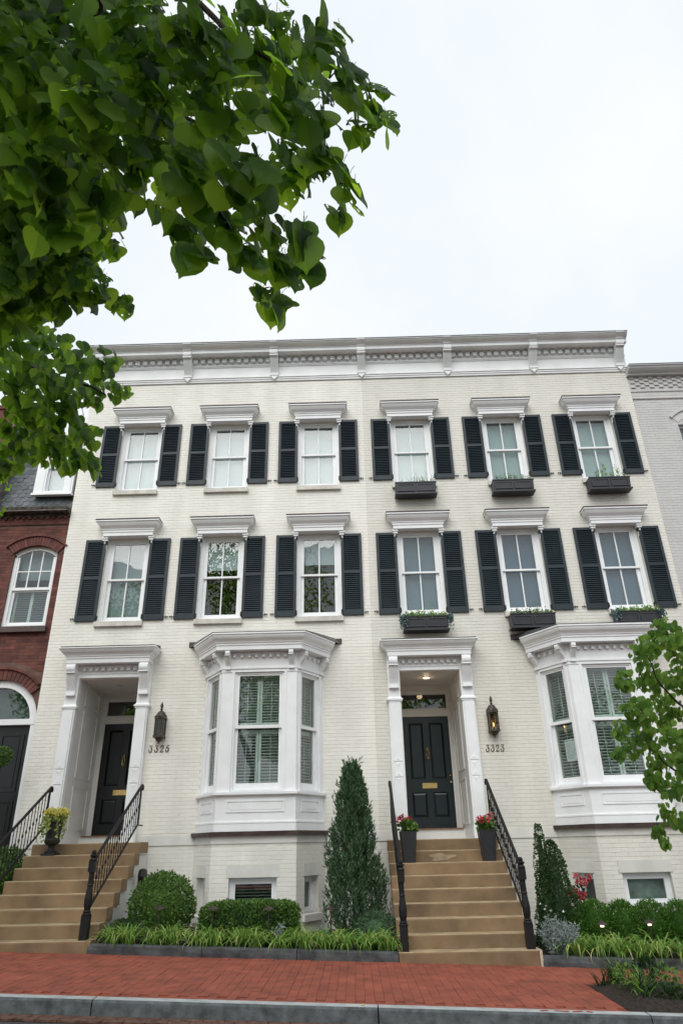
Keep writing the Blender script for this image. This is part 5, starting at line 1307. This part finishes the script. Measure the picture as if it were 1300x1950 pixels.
def tree(name,label,base,trunk,limbs,clusters,material,size,seed,nind,origin,group=None,fill=None,trunk_r=.16):
    """clusters: (x,y,z,r,count); leaves hang from twigs inside each cluster"""
    r_=random.Random(seed); t=empty(name,base,None,label,'tree',group); B0=Vector(base)
    b=MB(); limb(b,trunk,trunk_r,trunk_r*.62,10,.02); b.v=[tuple(Vector(v)-B0) for v in b.v]; mk('trunk',b,barkm,t,base,smooth=True)
    for pts,ra,rb in limbs:
        b=MB(); limb(b,pts,ra,rb); b.v=[tuple(Vector(v)-B0) for v in b.v]; mk('branch',b,barkm,t,base,smooth=True)
    src=[leaf_mesh('leaf',material,0,1,True,.10),leaf_mesh('leaf',material,0,2,True,.28),leaf_mesh('leaf',material,0,3,True,-.12),leaf_mesh('leaf',material,.16,4),leaf_mesh('leaf',material,.34,5)]
    lowsrc=[leaf_mesh('leaf_low',material,0,6,False,.10),leaf_mesh('leaf_low',material,0,7,False,.25)]
    allv=[]; tw=MB()
    for (x,y,z,r,cnt) in clusters:
        c_=Vector((x,y,z)); o=(c_-Vector(origin)); o.z*=.3; o.normalize()
        for k in range(2):
            e=c_+rvec(r_)*r*.5; a=c_-o*r*.9+Vector((0,0,r*.4)); tw.tube([a,a.lerp(e,.5)+Vector((0,0,r*.15)),e],[.0030,.0022,.0012],4)
        for k in range(cnt):
            p=c_+rvec(r_)*r*(r_.random()**.45); s=size*r_.uniform(.62,1.2)
            fringe=(p-c_).dot(o)>.4*r
            v=r_.random(); kind=(4 if v<.24 else 3 if v<.52 else 0) if fringe else (4 if v<.04 else 3 if v<.16 else int(v*2.99)); kind=min(kind,4)
            if kind<3: kind=r_.randrange(3)
            allv.append((p,leaf_matrix(p,s,o,r_),kind))
    tw.v=[tuple(Vector(v)-B0) for v in tw.v]; mk('twigs',tw,barkm,t,base,kind='stuff')
    allv.sort(key=lambda q:(q[0]-CAM).length)
    for p,M,k in allv[:nind]:
        o=bpy.data.objects.new('leaf',src[k][1]); col.objects.link(o); o.parent=t; WL[o]=p
        o.matrix_basis=Matrix.Translation(-B0)@M
    b=MB()
    for p,M,k in allv[nind:]:
        s_=src[k][0] if k>=3 and (p-CAM).length<4.2 else lowsrc[k%2][0]
        n0=len(b.v); MM=Matrix.Translation(-B0)@M; b.v+=[tuple(MM@Vector(v)) for v in s_.v]; b.f+=[tuple(i+n0 for i in f) for f in s_.f]
    if fill:
        for (x,y,z,r,cnt,sz) in fill:
            c_=Vector((x,y,z))-B0
            for k in range(cnt):
                u_=rvec(r_); p=c_+u_*r*(r_.random()**.4); leaf_quad(b,p,(Vector((0,0,-1))+rvec(r_)).normalized(),(u_+rvec(r_)).normalized(),sz*r_.uniform(.8,1.3),sz*.85)
    b.m=[0]*len(b.f); mk('crown',b,material,t,base,smooth=True,kind='stuff')
    return t
NEAR=[(-0.89,-12.48,3.69,0.13),(-0.85,-12.28,4.06,0.16),(-0.60,-12.36,3.88,0.15),(-0.38,-12.45,3.73,0.12),(-0.25,-12.24,4.10,0.14),(-0.06,-12.32,3.93,0.09),(0.02,-12.36,3.68,0.07),(0.11,-12.11,3.95,0.06),(0.15,-12.17,3.74,0.03),(-0.93,-12.31,3.67,0.14),(-0.68,-12.39,3.51,0.13),(-0.60,-12.17,3.83,0.14),(-0.36,-12.26,3.70,0.13),(-0.17,-12.36,3.56,0.11),(-0.06,-12.11,3.84,0.10),(0.06,-12.20,3.68,0.05),(-0.91,-12.26,3.46,0.12),(-0.88,-12.02,3.73,0.14),(-0.64,-12.11,3.60,0.12),(-0.44,-12.20,3.45,0.10),(-0.26,-12.31,3.34,0.10),(-0.15,-12.08,3.65,0.10),(-0.04,-12.19,3.54,0.07),(0.02,-12.25,3.33,0.03),(0.01,-11.97,3.55,0.03),(-0.90,-12.09,3.44,0.10),(-0.71,-12.20,3.33,0.06),(-0.51,-11.93,3.56,0.07),(-0.35,-12.03,3.44,0.09),(-0.20,-12.13,3.32,0.08),(-0.10,-12.22,3.17,0.05),(-0.09,-11.94,3.38,0.04),(-0.18,-12.03,3.23,0.05),(-0.40,-12.17,3.17,0.04),(-0.32,-11.92,3.45,0.06),(-0.20,-11.95,3.18,0.04),(-0.24,-12.08,3.09,0.02)]
MID=[(-1.43,-11.46,4.14,0.19),(-1.63,-10.98,4.39,0.22),(-1.34,-11.15,4.21,0.16),(-1.14,-11.29,3.96,0.11),(-1.20,-10.83,4.27,0.06),(-1.62,-11.02,4.11,0.16),(-1.33,-11.21,3.98,0.11),(-1.29,-10.94,4.66,0.12)]
FAR=[(-2.24,-9.98,4.78,0.22),(-2.36,-9.31,5.28,0.19),(-1.99,-9.53,4.93,0.16),(-1.67,-9.81,4.70,0.11),(-1.87,-9.04,5.02,0.10),(-2.49,-9.38,4.89,0.24),(-2.06,-9.63,4.60,0.21),(-2.16,-8.96,5.12,0.17),(-2.47,-9.14,4.67,0.23),(-2.04,-9.42,4.44,0.19),(-1.75,-9.68,4.17,0.09),(-2.66,-8.95,4.55,0.17),(-2.23,-9.25,4.35,0.15),(-1.89,-9.52,4.11,0.10),(-2.08,-8.78,4.48,0.06),(-2.63,-9.08,4.28,0.09)]
BACK=[(-1.45,-11.81,4.86,0.28),(-1.35,-11.48,5.41,0.33),(-0.93,-11.59,5.11,0.28),(-0.53,-11.71,4.84,0.24),(-0.28,-11.35,5.34,0.23),(-1.59,-11.39,4.87,0.32),(-1.14,-11.52,4.62,0.27),(-0.96,-11.16,5.12,0.23),(-1.70,-11.16,4.58,0.30),(-1.33,-11.32,4.38,0.23),(-1.48,-11.36,3.93,0.24)]
cl=[(x,y,z,r,max(3,int(1900*r*r+4))) for x,y,z,r in NEAR]+[(x,y,z,r,int(1700*r*r+6)) for x,y,z,r in MID]+[(x,y,z,r,int(1500*r*r+5)) for x,y,z,r in FAR]+[(x,y,z,r,int(2600*r*r)) for x,y,z,r in BACK]
lb=[([(-5.9,-5.0,3.2),(-4.6,-7.2,4.6),(-2.9,-9.3,5.2),(-1.9,-10.8,5.2),(-1.2,-11.9,4.9),(-.55,-12.25,4.4),(-.1,-12.2,3.85)],.075,.003),
    ([(-1.9,-10.8,5.2),(-1.0,-11.4,4.9),(-.45,-11.95,4.1),(-.25,-12.05,3.5)],.016,.003),
    ([(-2.9,-9.3,5.2),(-2.3,-9.5,4.9),(-1.8,-9.4,4.7)],.03,.006),([(-2.9,-9.3,5.2),(-2.5,-9.2,4.7),(-2.1,-9.2,4.4)],.03,.006),
    ([(-1.9,-10.8,5.2),(-1.6,-11.0,4.6),(-1.3,-11.1,4.2)],.025,.005),
    ([(-5.9,-5.0,3.6),(-6.4,-4.0,5.6),(-6.6,-3.2,7.2)],.09,.02),([(-5.9,-5.0,3.4),(-7.4,-5.6,5.2),(-8.4,-6.0,6.6)],.09,.02),([(-5.9,-5.0,3.9),(-5.9,-6.6,6.2),(-5.6,-8.2,8.0)],.08,.02)]
fill=[(-6.2,-5.2,6.6,1.3,1500,.11),(-7.6,-5.6,6.2,1.5,1600,.11),(-6.6,-6.6,8.0,1.5,1600,.11),(-5.4,-9.0,7.6,1.2,1200,.11),(-4.6,-8.4,5.6,.9,900,.11),(-8.2,-7.4,7.6,1.5,1300,.11),(-3.0,-12.2,5.6,.8,900,.11),(-1.0,-12.45,5.35,.65,1000,.11),(-.3,-12.55,5.15,.5,700,.11),(-1.7,-12.0,6.0,.8,1100,.11),(-1.9,-13.2,5.6,.9,900,.11),(-1.8,-12.2,4.5,.5,800,.10),(-2.5,-11.2,4.7,.6,900,.10)]  # crown rest; clumps near the camera are added, mostly unseen, to shade visible leaves
tree('linden_tree','large leafy linden whose boughs hang over the street above the red house',(-5.9,-4.95,g(-5.9)),[(-5.9,-4.95,.3),(-5.95,-5.0,2.0),(-5.9,-5.0,3.9)],lb,cl,leafT,.094,11,300,(-5.0,-6.5,4.5),None,fill,.17)
RT=[(3.08,-6.98,3.46,0.15),(3.40,-5.72,3.60,0.18),(3.55,-6.23,3.49,0.17),(2.77,-6.61,3.08,0.12),(3.55,-5.40,3.33,0.22),(3.65,-5.91,3.22,0.18),(2.96,-6.29,2.82,0.17),(3.81,-5.05,3.02,0.22),(3.03,-5.50,2.76,0.10),(3.11,-5.99,2.60,0.16),(3.20,-6.52,2.52,0.16),(3.52,-5.14,2.42,0.18),(3.55,-5.68,2.36,0.14),(2.67,-6.28,2.42,0.07),(3.28,-5.04,2.61,0.12),(3.30,-5.43,2.23,0.13),(3.32,-5.92,2.08,0.14),(3.78,-4.49,1.88,0.14),(3.42,-4.98,1.70,0.08),(3.42,-5.59,1.79,0.11),(3.04,-6.07,1.60,0.05)]
cl=[(x,y,z,r,int(2100*r*r+7)) for x,y,z,r in RT]
lb=[([(4.75,-4.75,1.5),(4.2,-5.2,2.0),(3.5,-5.6,2.3),(2.95,-6.0,2.6)],.03,.004),([(4.75,-4.75,1.9),(4.2,-5.2,2.7),(3.6,-5.6,3.1),(3.2,-6.2,3.4)],.03,.004),([(4.75,-4.75,1.2),(4.2,-5.0,1.6),(3.6,-5.1,1.8)],.022,.004),([(4.75,-4.75,2.2),(5.2,-4.7,3.4),(5.6,-4.6,4.6)],.04,.01)]
tree('young_linden','young linden with light green leaves growing from the tree bed',(4.75,-4.75,g(4.75)),[(4.75,-4.75,0),(4.77,-4.75,1.2),(4.75,-4.75,2.3)],lb,cl,leafY,.075,23,300,(4.75,-4.75,3.0),None,[(5.9,-4.7,4.2,.9,900,.09),(5.3,-4.5,3.0,.5,600,.09),(4.95,-5.0,2.5,.35,260,.09),(5.3,-5.4,2.2,.4,350,.09),(5.9,-4.9,3.4,.8,700,.09)],.06)
# street trees on the other pavement, seen mirrored in the window panes
for (x,y,h,r,lab,sd) in ((-4.1,-17.0,11.2,4.1,'tall broad tree mirrored in the second-floor panes of house 3325',31),(3.6,-17.2,6.4,2.3,'smaller street tree opposite house 3323, mirrored in the bay panes',32),(-12.0,-16.8,8.3,2.8,'street tree opposite the red brick house, mirrored in its panes',33)):
    rr=random.Random(sd); fl=[]
    for k in range(16):
        u_=rvec(rr); fl.append((x+u_.x*r*.7,y+u_.y*r*.7,h+u_.z*r*.95,r*.42,620,.15))
    tree('street_tree',lab,(x,y,g(x)-.02),[(x,y,.1),(x+.05,y,h*.35),(x,y,h*.7)],[([(x,y,h*.4),(x+s_*r*.4,y+.3*s_,h*.75),(x+s_*r*.6,y,h*1.05)],.12,.03) for s_ in (-1,1)],[],leafT,.15,sd,0,(x,y,h),'trees on the opposite pavement',fl,.2)
